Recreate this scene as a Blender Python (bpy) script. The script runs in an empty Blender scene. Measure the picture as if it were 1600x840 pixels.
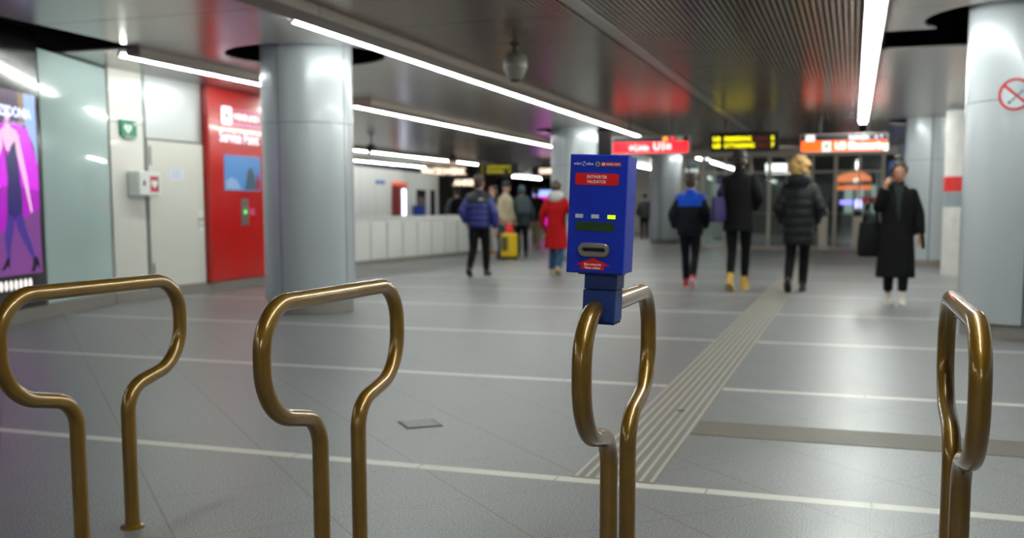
import bpy, bmesh, math, random
from mathutils import Vector, Matrix
import numpy as np
random.seed(7)
PI = math.pi
sc = bpy.context.scene
COL = sc.collection
vs = sc.view_settings
vs.view_transform = 'Standard'; vs.look = 'None'; vs.gamma = 1.0; vs.use_curve_mapping = False
vs.exposure = 0.0

# ------------------------------------------------------------------ camera
YAW, PITCH, ROLL, FPX, CY, EYE = 0.3254066, 0.0981336, 0.0013992, 1572.98, 480.146, 1.12
def cam_axes():
    f = Vector((-math.sin(YAW)*math.cos(PITCH), math.cos(YAW)*math.cos(PITCH), -math.sin(PITCH)))
    r = Vector((math.cos(YAW), math.sin(YAW), 0)); d = f.cross(r)
    return math.cos(ROLL)*r+math.sin(ROLL)*d, -math.sin(ROLL)*r+math.cos(ROLL)*d, f
CR, CD, CF = cam_axes()
def ray(px, py): return CR*((px-800)/FPX)+CD*((py-CY)/FPX)+CF
EYEV = Vector((0, 0, EYE))
def on(px, py, ax, val):                     # point of a pixel on the plane axis = val
    d = ray(px, py); return EYEV+d*((val-EYEV[ax])/d[ax])
def fl(px, py): return on(px, py, 2, 0.0)
def onplane(px, py, A, n):
    d = ray(px, py); return EYEV+d*((Vector(A)-EYEV).dot(n)/d.dot(n))
def dep(px, py, dist): return EYEV+ray(px, py)*dist

camd = bpy.data.cameras.new('camera'); cam = bpy.data.objects.new('camera', camd); COL.objects.link(cam)
camd.sensor_width = 36; camd.sensor_fit = 'HORIZONTAL'; camd.lens = FPX*36/1600
camd.shift_y = (CY-420)/1600
m = Matrix.Identity(4)
for i in range(3): m[i][0] = CR[i]; m[i][1] = -CD[i]; m[i][2] = -CF[i]
m.translation = EYEV; cam.matrix_world = m
camd.clip_start = .05; camd.clip_end = 200
camd.dof.use_dof = True; camd.dof.focus_distance = 2.56; camd.dof.aperture_fstop = 2.7
sc.camera = cam
w = bpy.data.worlds.new('world'); sc.world = w; w.use_nodes = True
w.node_tree.nodes['Background'].inputs[0].default_value = (.02, .02, .022, 1)
w.node_tree.nodes['Background'].inputs[1].default_value = 1.0

# ------------------------------------------------------------------ materials
def lin(c):
    return tuple((x/12.92 if x <= .04045 else ((x+.055)/1.055)**2.4) for x in [v/255 for v in c])
MATS = {}
def mat(name, rgb, rough=.5, metal=0.0, coat=0.0, spec=.5, noise=0.0, nscale=30, bump=0.0, bscale=200, alpha=1.0, trans=0.0, coat_rough=.05):
    if name in MATS: return MATS[name]
    M = bpy.data.materials.new(name); M.use_nodes = True; nt = M.node_tree; b = nt.nodes['Principled BSDF']
    c = lin(rgb); b.inputs['Base Color'].default_value = (*c, 1)
    b.inputs['Roughness'].default_value = rough; b.inputs['Metallic'].default_value = metal
    b.inputs['Coat Weight'].default_value = coat; b.inputs['Coat Roughness'].default_value = coat_rough
    b.inputs['Specular IOR Level'].default_value = spec
    b.inputs['Transmission Weight'].default_value = trans
    tc = nt.nodes.new('ShaderNodeTexCoord')
    if noise:
        n = nt.nodes.new('ShaderNodeTexNoise'); n.inputs['Scale'].default_value = nscale; n.inputs['Detail'].default_value = 5
        nt.links.new(tc.outputs['Object'], n.inputs['Vector'])
        r = nt.nodes.new('ShaderNodeValToRGB')
        r.color_ramp.elements[0].color = (*[x*(1-noise) for x in c], 1); r.color_ramp.elements[1].color = (*[min(1, x*(1+noise)) for x in c], 1)
        r.color_ramp.elements[0].position = .3; r.color_ramp.elements[1].position = .7
        nt.links.new(n.outputs['Fac'], r.inputs['Fac']); nt.links.new(r.outputs['Color'], b.inputs['Base Color'])
    if bump:
        n2 = nt.nodes.new('ShaderNodeTexNoise'); n2.inputs['Scale'].default_value = bscale; n2.inputs['Detail'].default_value = 3
        nt.links.new(tc.outputs['Object'], n2.inputs['Vector'])
        bp = nt.nodes.new('ShaderNodeBump'); bp.inputs['Strength'].default_value = bump; bp.inputs['Distance'].default_value = .01
        nt.links.new(n2.outputs['Fac'], bp.inputs['Height']); nt.links.new(bp.outputs['Normal'], b.inputs['Normal'])
    MATS[name] = M; return M
def em(name, rgb, s):
    if name in MATS: return MATS[name]
    M = bpy.data.materials.new(name); M.use_nodes = True; b = M.node_tree.nodes['Principled BSDF']
    c = lin(rgb); b.inputs['Base Color'].default_value = (*[x*.3 for x in c], 1)
    b.inputs['Emission Color'].default_value = (*c, 1); b.inputs['Emission Strength'].default_value = s
    b.inputs['Roughness'].default_value = .25
    MATS[name] = M; return M
def cloth(name, rgb, rough=.75, fold=.5, fscale=7):
    M = mat(name, rgb, rough, noise=.12, nscale=60)
    nt = M.node_tree; tc = [n for n in nt.nodes if n.type == 'TEX_COORD'][0]; b = nt.nodes['Principled BSDF']
    n = nt.nodes.new('ShaderNodeTexNoise'); n.inputs['Scale'].default_value = fscale; n.inputs['Detail'].default_value = 4; n.inputs['Distortion'].default_value = .8
    mp = nt.nodes.new('ShaderNodeMapping'); mp.inputs['Scale'].default_value = (1.6, 1.6, .6)
    nt.links.new(tc.outputs['Object'], mp.inputs['Vector']); nt.links.new(mp.outputs['Vector'], n.inputs['Vector'])
    bp = nt.nodes.new('ShaderNodeBump'); b.inputs['Specular IOR Level'].default_value = .18; bp.inputs['Strength'].default_value = fold; bp.inputs['Distance'].default_value = .06
    nt.links.new(n.outputs['Fac'], bp.inputs['Height']); nt.links.new(bp.outputs['Normal'], b.inputs['Normal'])
    return M
def glassmat(name, rgb, alpha_mix):
    M = bpy.data.materials.new(name); M.use_nodes = True; nt = M.node_tree
    for n in list(nt.nodes):
        if n.type != 'OUTPUT_MATERIAL': nt.nodes.remove(n)
    out = [n for n in nt.nodes if n.type == 'OUTPUT_MATERIAL'][0]
    t = nt.nodes.new('ShaderNodeBsdfTransparent'); t.inputs[0].default_value = (*rgb, 1)
    g = nt.nodes.new('ShaderNodeBsdfGlossy'); g.inputs['Roughness'].default_value = .03; g.inputs[0].default_value = (.9, .95, .95, 1)
    f = nt.nodes.new('ShaderNodeFresnel'); f.inputs[0].default_value = 1.5
    a = nt.nodes.new('ShaderNodeMath'); a.operation = 'ADD'; a.inputs[1].default_value = alpha_mix; a.use_clamp = True
    nt.links.new(f.outputs[0], a.inputs[0])
    mx = nt.nodes.new('ShaderNodeMixShader'); nt.links.new(a.outputs[0], mx.inputs[0]); nt.links.new(t.outputs[0], mx.inputs[1]); nt.links.new(g.outputs[0], mx.inputs[2])
    nt.links.new(mx.outputs[0], out.inputs[0]); MATS[name] = M; return M

# ------------------------------------------------------------------ object helpers
def props(o, label=None, cat=None, group=None, kind=None):
    if label: o['label'] = label
    if cat: o['category'] = cat
    if group: o['group'] = group
    if kind: o['kind'] = kind
    return o
def thing(name, label, cat, loc=(0, 0, 0), rz=0, group=None):
    o = bpy.data.objects.new(name, None); COL.objects.link(o); o.location = loc; o.rotation_euler = (0, 0, rz)
    o.empty_display_size = .1
    return props(o, label, cat, group)
def children(o): return [c for c in bpy.data.objects if c.parent == o]
def copy_tree(o, parent=None):
    kids = children(o); c = o.copy(); COL.objects.link(c); c.parent = parent
    for k in kids: copy_tree(k, c)
    return c
def frame(origin, u, v=(0, 0, 1)):
    u = Vector(u).normalized(); v = Vector(v).normalized(); n = u.cross(v)
    M = Matrix.Identity(4)
    for i in range(3): M[i][0] = u[i]; M[i][1] = v[i]; M[i][2] = n[i]
    M.translation = Vector(origin); return M
class MB:
    def __init__(s, M=None): s.bm = bmesh.new(); s.M = M or Matrix.Identity(4)
    def _x(s, vs, M=None):
        for v in vs: v.co = s.M @ ((M @ v.co) if M else v.co)
    def box(s, x0, x1, y0, y1, z0, z1, bev=0, seg=2, M=None):
        g = bmesh.ops.create_cube(s.bm, size=1)['verts']
        for v in g:
            v.co = Vector(((x0+x1)/2+v.co.x*(x1-x0), (y0+y1)/2+v.co.y*(y1-y0), (z0+z1)/2+v.co.z*(z1-z0)))
        if bev:
            eds = list({e for v in g for e in v.link_edges})
            r = bmesh.ops.bevel(s.bm, geom=eds, offset=bev, segments=seg, affect='EDGES', profile=.5)
            g = list({v for f in r['faces'] for v in f.verts} | {v for v in g if v.is_valid})
        s._x(g, M); return s
    def ring_loft(s, rings, cap=True, M=None):          # rings: lists of equal-length Vector loops
        vv = [[s.bm.verts.new(s.M @ ((M @ p) if M else p)) for p in r] for r in rings]
        n = len(vv[0])
        for a, b in zip(vv[:-1], vv[1:]):
            for i in range(n): s.bm.faces.new((a[i], a[(i+1) % n], b[(i+1) % n], b[i]))
        if cap: s.bm.faces.new(vv[0][::-1]); s.bm.faces.new(vv[-1])
        return s
    def tube(s, pts, rad, n=12, cap=True, round_ends=False, flat=1.0, ref=None, closed=False):
        pts = [Vector(p) for p in pts]
        if not hasattr(rad, '__len__'): rad = [rad]*len(pts)
        rad = list(rad)
        if round_ends:
            d0 = (pts[0]-pts[1]).normalized(); d1 = (pts[-1]-pts[-2]).normalized(); r0, r1 = rad[0], rad[-1]
            pre = [(pts[0]+d0*r0*math.sin(a), r0*max(.05, math.cos(a))) for a in (1.5, 1.1, .7, .35)]
            post = [(pts[-1]+d1*r1*math.sin(a), r1*max(.05, math.cos(a))) for a in (.35, .7, 1.1, 1.5)]
            pts = [p for p, _ in pre]+pts+[p for p, _ in post]; rad = [r for _, r in pre]+rad+[r for _, r in post]
        rings = []; prev = None
        for i, p in enumerate(pts):
            if closed: t = (pts[(i+1) % len(pts)]-pts[i-1]).normalized()
            else: t = (pts[min(i+1, len(pts)-1)]-pts[max(i-1, 0)]).normalized()
            if prev is None:
                a = Vector(ref) if ref else (Vector((0, 0, 1)) if abs(t.z) < .9 else Vector((1, 0, 0)))
                a = (a-t*a.dot(t)).normalized()
            else: a = (prev-t*prev.dot(t)).normalized()
            prev = a; b = t.cross(a)
            rings.append([p+a*(rad[i]*math.cos(2*PI*k/n))+b*(rad[i]*flat*math.sin(2*PI*k/n)) for k in range(n)])
        if closed: rings.append(rings[0]); 
        return s.ring_loft(rings, cap and not closed)
    def lathe(s, prof, n=32, M=None, cap=True):           # prof: (r, z)
        return s.ring_loft([[Vector((r*math.cos(2*PI*k/n), r*math.sin(2*PI*k/n), z)) for k in range(n)] for r, z in prof], cap, M)
    def ell(s, c, r, n=16, m=10, M=None):
        c = Vector(c)
        rings = []
        for i in range(1, m):
            a = PI*i/m-PI/2
            rings.append([c+Vector((r[0]*math.cos(a)*math.cos(2*PI*k/n), r[1]*math.cos(a)*math.sin(2*PI*k/n), r[2]*math.sin(a))) for k in range(n)])
        return s.ring_loft(rings, True, M)
    def prism(s, poly, z0, z1, M=None):                   # poly in xy, extruded along z
        a = [s.bm.verts.new(s.M @ ((M @ Vector((x, y, z0))) if M else Vector((x, y, z0)))) for x, y in poly]
        b = [s.bm.verts.new(s.M @ ((M @ Vector((x, y, z1))) if M else Vector((x, y, z1)))) for x, y in poly]
        n = len(poly)
        for i in range(n): s.bm.faces.new((a[i], a[(i+1) % n], b[(i+1) % n], b[i]))
        s.bm.faces.new(a[::-1]); s.bm.faces.new(b); return s
    def mesh(s, name, smooth=False):
        bmesh.ops.recalc_face_normals(s.bm, faces=s.bm.faces[:])
        me = bpy.data.meshes.new(name); s.bm.to_mesh(me); s.bm.free()
        if smooth:
            me.polygons.foreach_set('use_smooth', [True]*len(me.polygons))
            try: me.set_sharp_from_angle(angle=math.radians(40))
            except Exception: pass
        return me
    def build(s, name, material, parent=None, smooth=False, **kw):
        me = s.mesh(name, smooth); me.materials.append(material)
        o = bpy.data.objects.new(name, me); COL.objects.link(o); o.parent = parent
        return props(o, **kw)
def bake(o, remove=True):
    dg = bpy.context.evaluated_depsgraph_get(); dg.update()
    me = bpy.data.meshes.new_from_object(o.evaluated_get(dg)); return me
def remeshed(mb, name, material, parent, voxel=.01, it=6, fac=.5, **kw):
    t = mb.build('temporary', material)
    r = t.modifiers.new('r', 'REMESH'); r.mode = 'VOXEL'; r.voxel_size = voxel; r.use_smooth_shade = True
    sm = t.modifiers.new('s', 'SMOOTH'); sm.factor = fac; sm.iterations = it
    me = bake(t); me.name = name; bpy.data.objects.remove(t)
    me.materials.clear(); me.materials.append(material)
    me.polygons.foreach_set('use_smooth', [True]*len(me.polygons))
    o = bpy.data.objects.new(name, me); COL.objects.link(o); o.parent = parent
    return props(o, **kw)
def text(s, size, material, M, parent, name='lettering', align='CENTER', bold=0.0, ext=.001, sx=1.0, **kw):
    c = bpy.data.curves.new('t', 'FONT'); c.body = s; c.size = size; c.align_x = align; c.align_y = 'CENTER'
    c.extrude = ext; c.offset = bold; c.resolution_u = 3
    t = bpy.data.objects.new('t', c); COL.objects.link(t)
    me = bake(t); bpy.data.objects.remove(t); me.name = name
    me.transform(M @ Matrix.Diagonal((sx, 1, 1, 1))); me.materials.clear(); me.materials.append(material)
    o = bpy.data.objects.new(name, me); COL.objects.link(o); o.parent = parent
    return props(o, **kw)
def circ(cx, cy, rx, ry=None, n=24, a0=0): 
    ry = ry or rx
    return [(cx+rx*math.cos(a0+2*PI*k/n), cy+ry*math.sin(a0+2*PI*k/n)) for k in range(n)]
def rrect(x0, x1, y0, y1, r, n=5):
    P = []
    for cx, cy, a in ((x1-r, y1-r, 0), (x0+r, y1-r, PI/2), (x0+r, y0+r, PI), (x1-r, y0+r, 1.5*PI)):
        P += [(cx+r*math.cos(a+PI/2*k/n), cy+r*math.sin(a+PI/2*k/n)) for k in range(n+1)]
    return P
def T(x, y, z): return Matrix.Translation((x, y, z))

# ------------------------------------------------------------------ materials used
CEIL = 2.76
PITCHY = 2.3289; LINE0 = 3.955; MOD = PITCHY/2
white_wall = mat('cream_panel', (214, 212, 204), .28, coat=.3)
door_white = mat('door_white', (205, 205, 196), .35)
grey_panel = mat('grey_metal_panel', (165, 168, 168), .3, .55)
red_gloss = mat('red_gloss', (178, 15, 7), .22, coat=.5)
glass_panel = mat('pale_green_glass', (176, 196, 194), .12, coat=.8, coat_rough=.02)
black_gloss = mat('black_gloss', (10, 11, 13), .15, coat=.5)
black = mat('black', (8, 8, 8), .8)
dark = mat('dark_grey', (24, 24, 26), .5)
plinth_m = mat('stone_plinth', (128, 122, 116), .5, noise=.12, nscale=60)
steel = mat('brushed_steel', (150, 148, 142), .3, .9)
steel_frame = mat('steel_frame', (186, 174, 164), .35, .4)
column_m = mat('column_cladding', (178, 184, 188), .27, .1, coat=.2)
seam_m = mat('dark_gap', (28, 33, 38), .6)
plank_m = mat('ceiling_plank', (176, 168, 163), .25, .6)
slat_m = mat('ceiling_slat', (190, 172, 156), .22, .7)
band_m = mat('ceiling_band', (150, 138, 128), .65, 0)
white_paint = mat('white_paint', (225, 225, 222), .4)
white_tray = mat('white_tray', (235, 238, 235), .5)
tube_m = em('tube_light', (248, 255, 250), 64.0)
off_white = mat('off_white_laminate', (206, 207, 203), .35)
white_sign = em('white_lit', (255, 244, 235), 2.2)

# floor -----------------------------------------------------------------------
def floor_material():
    M = bpy.data.materials.new('stone_floor'); M.use_nodes = True; nt = M.node_tree; N = nt.nodes; L = nt.links
    b = N['Principled BSDF']; tc = N.new('ShaderNodeTexCoord'); sp = N.new('ShaderNodeSeparateXYZ'); L.new(tc.outputs['Object'], sp.inputs[0])
    def mth(op, a, c=None, clamp=False):
        n = N.new('ShaderNodeMath'); n.operation = op; n.use_clamp = clamp
        for i, v in enumerate((a, c)):
            if v is None: continue
            if isinstance(v, (int, float)): n.inputs[i].default_value = v
            else: L.new(v, n.inputs[i])
        return n.outputs[0]
    X, Y = sp.outputs[0], sp.outputs[1]
    def lines(coord, period, off, half):          # 1 on a line
        q = mth('ADD', coord, -off+period*200+period/2); r = mth('MODULO', q, period); d = mth('ABSOLUTE', mth('SUBTRACT', r, period/2))
        return mth('LESS_THAN', d, half)
    white = lines(Y, PITCHY, LINE0, .036)
    cut = lines(X, .62, .1, .004)
    jo = lines(mth('ADD', X, Y), .7763, .64, .0050)
    joints = mth('MAXIMUM', jo, mth('MULTIPLY', lines(mth('SUBTRACT', X, Y), .7763, -7.27, .0050), .6))
    n1 = N.new('ShaderNodeTexNoise'); n1.inputs['Scale'].default_value = 150; n1.inputs['Detail'].default_value = 4; L.new(tc.outputs['Object'], n1.inputs['Vector'])
    n2 = N.new('ShaderNodeTexNoise'); n2.inputs['Scale'].default_value = 1.6; n2.inputs['Detail'].default_value = 5; L.new(tc.outputs['Object'], n2.inputs['Vector'])
    r1 = N.new('ShaderNodeValToRGB'); e = r1.color_ramp.elements; e[0].position = .38; e[1].position = .62
    e[0].color = (*lin((78, 78, 79)), 1); e[1].color = (*lin((148, 148, 149)), 1); L.new(n1.outputs['Fac'], r1.inputs['Fac'])
    r2 = N.new('ShaderNodeValToRGB'); e = r2.color_ramp.elements; e[0].position = .3; e[1].position = .7
    e[0].color = (.88, .875, .865, 1); e[1].color = (1.04, 1.04, 1.04, 1); L.new(n2.outputs['Fac'], r2.inputs['Fac'])
    mx = N.new('ShaderNodeMix'); mx.data_type = 'RGBA'; mx.blend_type = 'MULTIPLY'; mx.inputs['Factor'].default_value = 1
    L.new(r1.outputs['Color'], mx.inputs[6]); L.new(r2.outputs['Color'], mx.inputs[7])
    def over(prev, fac, col, k):
        f = mth('MULTIPLY', fac, k); q = N.new('ShaderNodeMix'); q.data_type = 'RGBA'; L.new(f, q.inputs['Factor'])
        L.new(prev, q.inputs[6]); q.inputs[7].default_value = (*lin(col), 1); return q.outputs[2]
    c = over(mx.outputs[2], joints, (96, 80, 68), .95)
    c = over(c, white, (200, 196, 186), 1.0)
    c = over(c, mth('MULTIPLY', white, cut), (120, 112, 104), .7)
    L.new(c, b.inputs['Base Color'])
    rr = N.new('ShaderNodeMapRange'); rr.inputs[1].default_value = .3; rr.inputs[2].default_value = .7; rr.inputs[3].default_value = .37; rr.inputs[4].default_value = .42
    L.new(n2.outputs['Fac'], rr.inputs[0]); L.new(rr.outputs[0], b.inputs['Roughness'])
    b.inputs['Specular IOR Level'].default_value = .6
    bp = N.new('ShaderNodeBump'); bp.inputs['Strength'].default_value = .05; bp.inputs['Distance'].default_value = .004
    L.new(n1.outputs['Fac'], bp.inputs['Height']); L.new(bp.outputs['Normal'], b.inputs['Normal'])
    return M
MB().box(-22, 5, -8, 60, -.1, 0).build('floor', floor_material(), kind='structure')

# tactile guidance strips -------------------------------------------------------
tac = mat('tactile_base', (112, 109, 105), .45, noise=.1, nscale=80)
tac_rib = mat('tactile_rib', (172, 164, 152), .4, noise=.1, nscale=90)
tac2 = mat('tactile_dark', (84, 82, 78), .5, noise=.1, nscale=80)
b = MB().box(-1.085, -.735, LINE0+.04, 28.2, 0, .0015); base = b.build('trim_1', tac, kind='structure')
b = MB()
for k in range(8):
    x = -1.068+k*.0455; b.box(x-.008, x+.008, LINE0+.04, 28.2, .0015, .005)
b.build('rib', tac_rib, base)
b = MB().box(-.735, 4.4, 4.95, 5.29, 0, .0015); base2 = b.build('trim_2', tac2, kind='structure')
b = MB()
for k in range(9):
    y = 4.966+k*.0385; b.box(-.735, 4.4, y-.007, y+.007, .0015, .005)
b.build('rib', mat('tactile_rib_dark', (142, 133, 122), .45), base2)

# floor cover plate
cv = thing('floor_cover', 'small dull metal cover plate with rusty rim set into the floor', 'floor cover', (-2.11, 4.748, 0), .70)
MB().box(-.096, .096, -.093, .093, 0, .003).build('rim', mat('rusty_rim', (92, 78, 58), .6, .4), cv)
MB().box(-.084, .084, -.082, .082, .003, .005, .001).build('plate', mat('cover_plate', (118, 114, 112), .45, .5, noise=.15), cv)
lf = MB(); lf.prism([(-.02, 0), (-.008, .008), (.012, .006), (.024, .001), (.01, -.007), (-.01, -.006)], 0, .004)
o = lf.build('leaf_scrap', mat('dry_leaf', (110, 92, 52), .8)); p = fl(1063, 643); o.location = (p.x, p.y, .0055)
props(o, 'brown scrap of dry leaf lying on the ribbed guidance strip', 'litter')

# ceiling -------------------------------------------------------------------------
SEAM0 = 7.39
def cut_holes(o, cs, r=.85):
    b = MB()
    for x, y in cs: b.lathe([(r, CEIL-.2), (r, CEIL+.3)], 48, T(x, y, 0))
    c = b.build('cutter', black)
    md = o.modifiers.new('b', 'BOOLEAN'); md.operation = 'DIFFERENCE'; md.object = c; md.solver = 'EXACT'
    me = bake(o); o.modifiers.clear(); o.data = me; bpy.data.objects.remove(c)
def planks(x0, x1, ya, yb, phase, skip=None, z=CEIL, gap=.014):
    b = MB(); y = phase-math.ceil((phase-ya)/MOD)*MOD
    while y < yb:
        a, c = max(y+gap/2, ya), min(y+MOD-gap/2, yb)
        if c-a > .05 and not (skip and skip(a, c)): b.box(x0, x1, a, c, z, z+.02, 0)
        y += MOD
    return b
COLS_L = [(-5.65, 9.8), (-5.65, 20.9), (-5.65, 32)]
COLS_R = [(1.4, 9.8), (1.4, 20.9)]
ceil0 = planks(-8.3, -4.55, 8.75, 46, SEAM0).build('ceiling', plank_m, kind='structure'); cut_holes(ceil0, COLS_L)
c1 = planks(-6.96, -4.55, -8, 8.75-.014, SEAM0).build('ceiling', plank_m, kind='structure')
c2 = planks(.22, 5, -8, 46, 10.25, skip=lambda a, c: abs(a-10.257) < .05).build('ceiling', plank_m, kind='structure'); cut_holes(c2, COLS_R)
c3 = planks(-22, -8.32, 14.6, 60, SEAM0).build('ceiling', plank_m, kind='structure')
b = MB()
ys = []; y = SEAM0-MOD*13
while y < 46: ys.append(y); y += MOD
for y in ys:
    x = -4.17
    while x < .03:
        if not (-2.26 < x+.016 < -2.10): b.box(x, x+.027, y+.008, y+MOD-.008, CEIL, CEIL+.03)
        x += .05
b.build('ceiling', slat_m, kind='structure')
b = MB()
for y in ys: b.box(-2.255, -2.105, y+.006, y+MOD-.006, CEIL-.004, CEIL+.03, .003)
b.build('ceiling', mat('smooth_strip', (160, 155, 148), .3, .75), kind='structure')
def light_band(x0, x1, ya, yb):
    b = MB(); n = max(1, round((yb-ya)/MOD))
    for k in range(n): b.box(x0, x1, ya+(yb-ya)*k/n+.004, ya+(yb-ya)*(k+1)/n-.004, 2.684, CEIL+.03, .003)  # hangs below tube height to keep the tube light off the ceiling
    b.build('ceiling', band_m, kind='structure')
light_band(-4.47, -4.19, -3, 46); light_band(-7.31, -6.98, 14.0, 27); light_band(-7.15, -6.98, 8.75, 12.5)
light_band(-12.76, -12.45, 22, 35); light_band(-15.53, -15.2, 28.5, 36.5)  # bands at the far rows, added to block tube light likewise
MB().box(-22, 5, -8, 60, 3.35, 3.4).build('ceiling', black, kind='structure')
MB().box(-4.6, .25, -8, 46, CEIL+.04, CEIL+.05).build('ceiling', mat('void_grey', (26, 25, 24), .8), kind='structure')

# room shell -----------------------------------------------------------------------
XW = -8.3
FW = frame((XW, 0, 0), (0, 1, 0))                       # u = world Y, v = Z, n = +X
gA = Vector((-7.865, 8.292, 0)); gU = (Vector((-8.297, 9.801, 0))-gA).normalized()
FG = frame(gA, gU); gN = Vector((FG[0][2], FG[1][2], FG[2][2]))
GL = (Vector((-8.297, 9.801, 0))-gA).length
MB().box(XW-.2, XW-.03, -8, 14.6, 0, 3.35).build('wall_left', dark, kind='structure')
MB().box(4.8, 5, -8, 60, 0, 3.35).build('wall_right', grey_panel, kind='structure')
MB().box(-22, 5, -8.2, -8, 0, 3.35).build('wall_front', grey_panel, kind='structure')
MB().box(-22, 5, 60, 60.2, 0, 3.35).build('wall_back', dark, kind='structure')
MB().box(-22.2, -22, -8, 60, 0, 3.35).build('wall_far_left', dark, kind='structure')
MB().box(-22, XW-.2, 14.4, 14.6, 0, 3.35).build('wall_recess', grey_panel, kind='structure')
# left wall cladding
MB(FG).box(-2.6, GL, 0, .135, -.06, .015, .004).build('baseboard_left', plinth_m, kind='structure')
MB(FW).box(9.83, 14.5, 0, .12, -.03, .012, .004).build('baseboard_door', plinth_m, kind='structure')
MB(FG).box(0.02, GL-.012, .14, 2.74, -.02, 0, .002).build('wall_glass', glass_panel, kind='structure')
MB(FG).box(-.02, GL+.03, .13, 2.72, -.06, -.022).build('wall_glass_backing', seam_m, kind='structure')
b = MB(FW); b.box(9.835, 10.42, .125, 2.14, -.03, 0, .002); b.box(9.835, 10.42, 2.146, 2.9, -.03, 0, .002)
b.build('wall_panel', white_wall, kind='structure')
b = MB(FW); b.box(10.47, 11.60, 1.99, 2.9, -.03, 0, .002); b.build('wall_door_head', grey_panel, kind='structure')
MB(FW).box(13.35, 14.55, .125, 2.9, -.03, 0, .002).build('wall_panel', grey_panel, kind='structure')
b = MB(FW); b.box(10.425, 10.465, .0, 2.9, -.03, -.005); b.box(11.60, 11.615, .125, 2.9, -.03, -.005)
b.build('trim_3', mat('grey_green_trim', (96, 108, 106), .4, .4), kind='structure')

# door --------------------------------------------------------------------------
d1 = MB(FW).box(10.48, 11.595, .13, 1.972, -.03, .012, .003).build('door_1', door_white, kind='structure')
b = MB(FW); b.box(10.50, 10.53, 1.66, 1.90, .012, .03, .004); b.box(10.50, 10.53, .28, .44, .012, .03, .004)
b.build('hinge', steel, d1, label='narrow steel hinges on the left edge')
b = MB(FW); b.box(11.46, 11.56, .84, 1.10, .012, .022, .004)
b.tube([FW @ Vector((11.53, .98, .02)), FW @ Vector((11.53, .98, .06)), FW @ Vector((11.43, .98, .065))], .011, 10) if False else None
b.build('handle_plate', white_paint, d1)
b = MB(); b.tube([FW @ Vector((11.53, .985, .015)), FW @ Vector((11.53, .985, .06)), FW @ Vector((11.515, .985, .066)), FW @ Vector((11.41, .985, .066))], .011, 10)
b.tube([FW @ Vector((11.53, .89, .015)), FW @ Vector((11.53, .89, .03))], .016, 12)
b.build('handle', steel, d1, True)
nt = MB(FW).box(10.89, 11.165, 1.495, 1.63, .0125, .0145).build('notice', mat('paper', (214, 218, 230), .6)); props(nt, 'small white paper notice stuck on the white door', 'notice')
b = MB(FW)
for i in range(4): b.box(10.92, 11.13-.03*(i % 2), 1.605-i*.028, 1.612-i*.028, .0146, .0150)
b.build('printed_lines', mat('print_blue', (120, 132, 170), .6), nt)

# defibrillator sign and box ------------------------------------------------------
s = thing('first_aid_sign', 'green sign with white heart symbol on the cream wall panel', 'sign', (XW, 10.135, 1.98))
def WL(M0): return Matrix.Translation((-M0.location.x, -M0.location.y, -M0.location.z)) @ FW
W = WL(s)
green = mat('sign_green', (0, 118, 84), .4); wht = mat('sign_white', (228, 236, 232), .4)
MB(W).box(9.99, 10.275, 1.985, 2.18, .002, .03, .004).build('sign_board', green, s)
heart = [(0.0, -.075)]+[(.075*math.copysign(abs(math.sin(t))**3, math.sin(t)), .06*(13*math.cos(t)-5*math.cos(2*t)-2*math.cos(3*t)-math.cos(4*t))/14+.005) for t in [PI+.1+(2*PI-.2)*k/28-PI*0 for k in range(29)]]
hp = []
for k in range(40):
    t = 2*PI*k/40; hp.append((10.115+.068*math.sin(t)**3, 2.078+.058*(13*math.cos(t)-5*math.cos(2*t)-2*math.cos(3*t)-math.cos(4*t))/14))
MB(W).prism(hp, .0301, .0315).build('heart_symbol', wht, s)
MB(W).prism([(10.125, 2.115), (10.10, 2.072), (10.115, 2.072), (10.105, 2.035), (10.135, 2.085), (10.12, 2.085)], .0316, .0325).build('bolt_symbol', green, s)
b = MB(W); b.box(10.232, 10.246, 2.118, 2.162, .0301, .0315); b.box(10.217, 10.261, 2.133, 2.147, .0301, .0314); b.build('cross_symbol', wht, s)
MB(W).box(10.04, 10.23, 1.955, 1.987, .001, .05, .008).build('sign_lamp', mat('lamp_grey', (150, 160, 156), .4), s)
s = thing('defibrillator_cabinet', 'white wall cabinet with red picture window below the green heart sign', 'cabinet', (XW, 10.3, 1.27)); W = WL(s)
MB(W).box(10.10, 10.50, 1.275, 1.575, .002, .16, .012).build('body', mat('cabinet_white', (214, 222, 218), .35), s)
MB(W).box(10.105, 10.495, 1.28, 1.57, .161, .178, .008).build('door', mat('cabinet_door', (222, 222, 220), .35), s)
MB(W).box(10.295, 10.45, 1.325, 1.515, .1785, .181, .002).build('picture_window', mat('window_red', (186, 44, 74), .3), s)
MB(W).prism([(10.36+x*.85-10.115*.85+.012, 1.425+(y-2.078)*.9) for x, y in hp], .1812, .1822).build('heart_symbol', wht, s)
MB(W).box(10.435, 10.449, 1.33, 1.51, .1812, .1825).build('seal', dark, s)
MB(W).prism(circ(10.185, 1.43, .014, .034), .1785, .188).build('latch', black, s)

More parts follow.
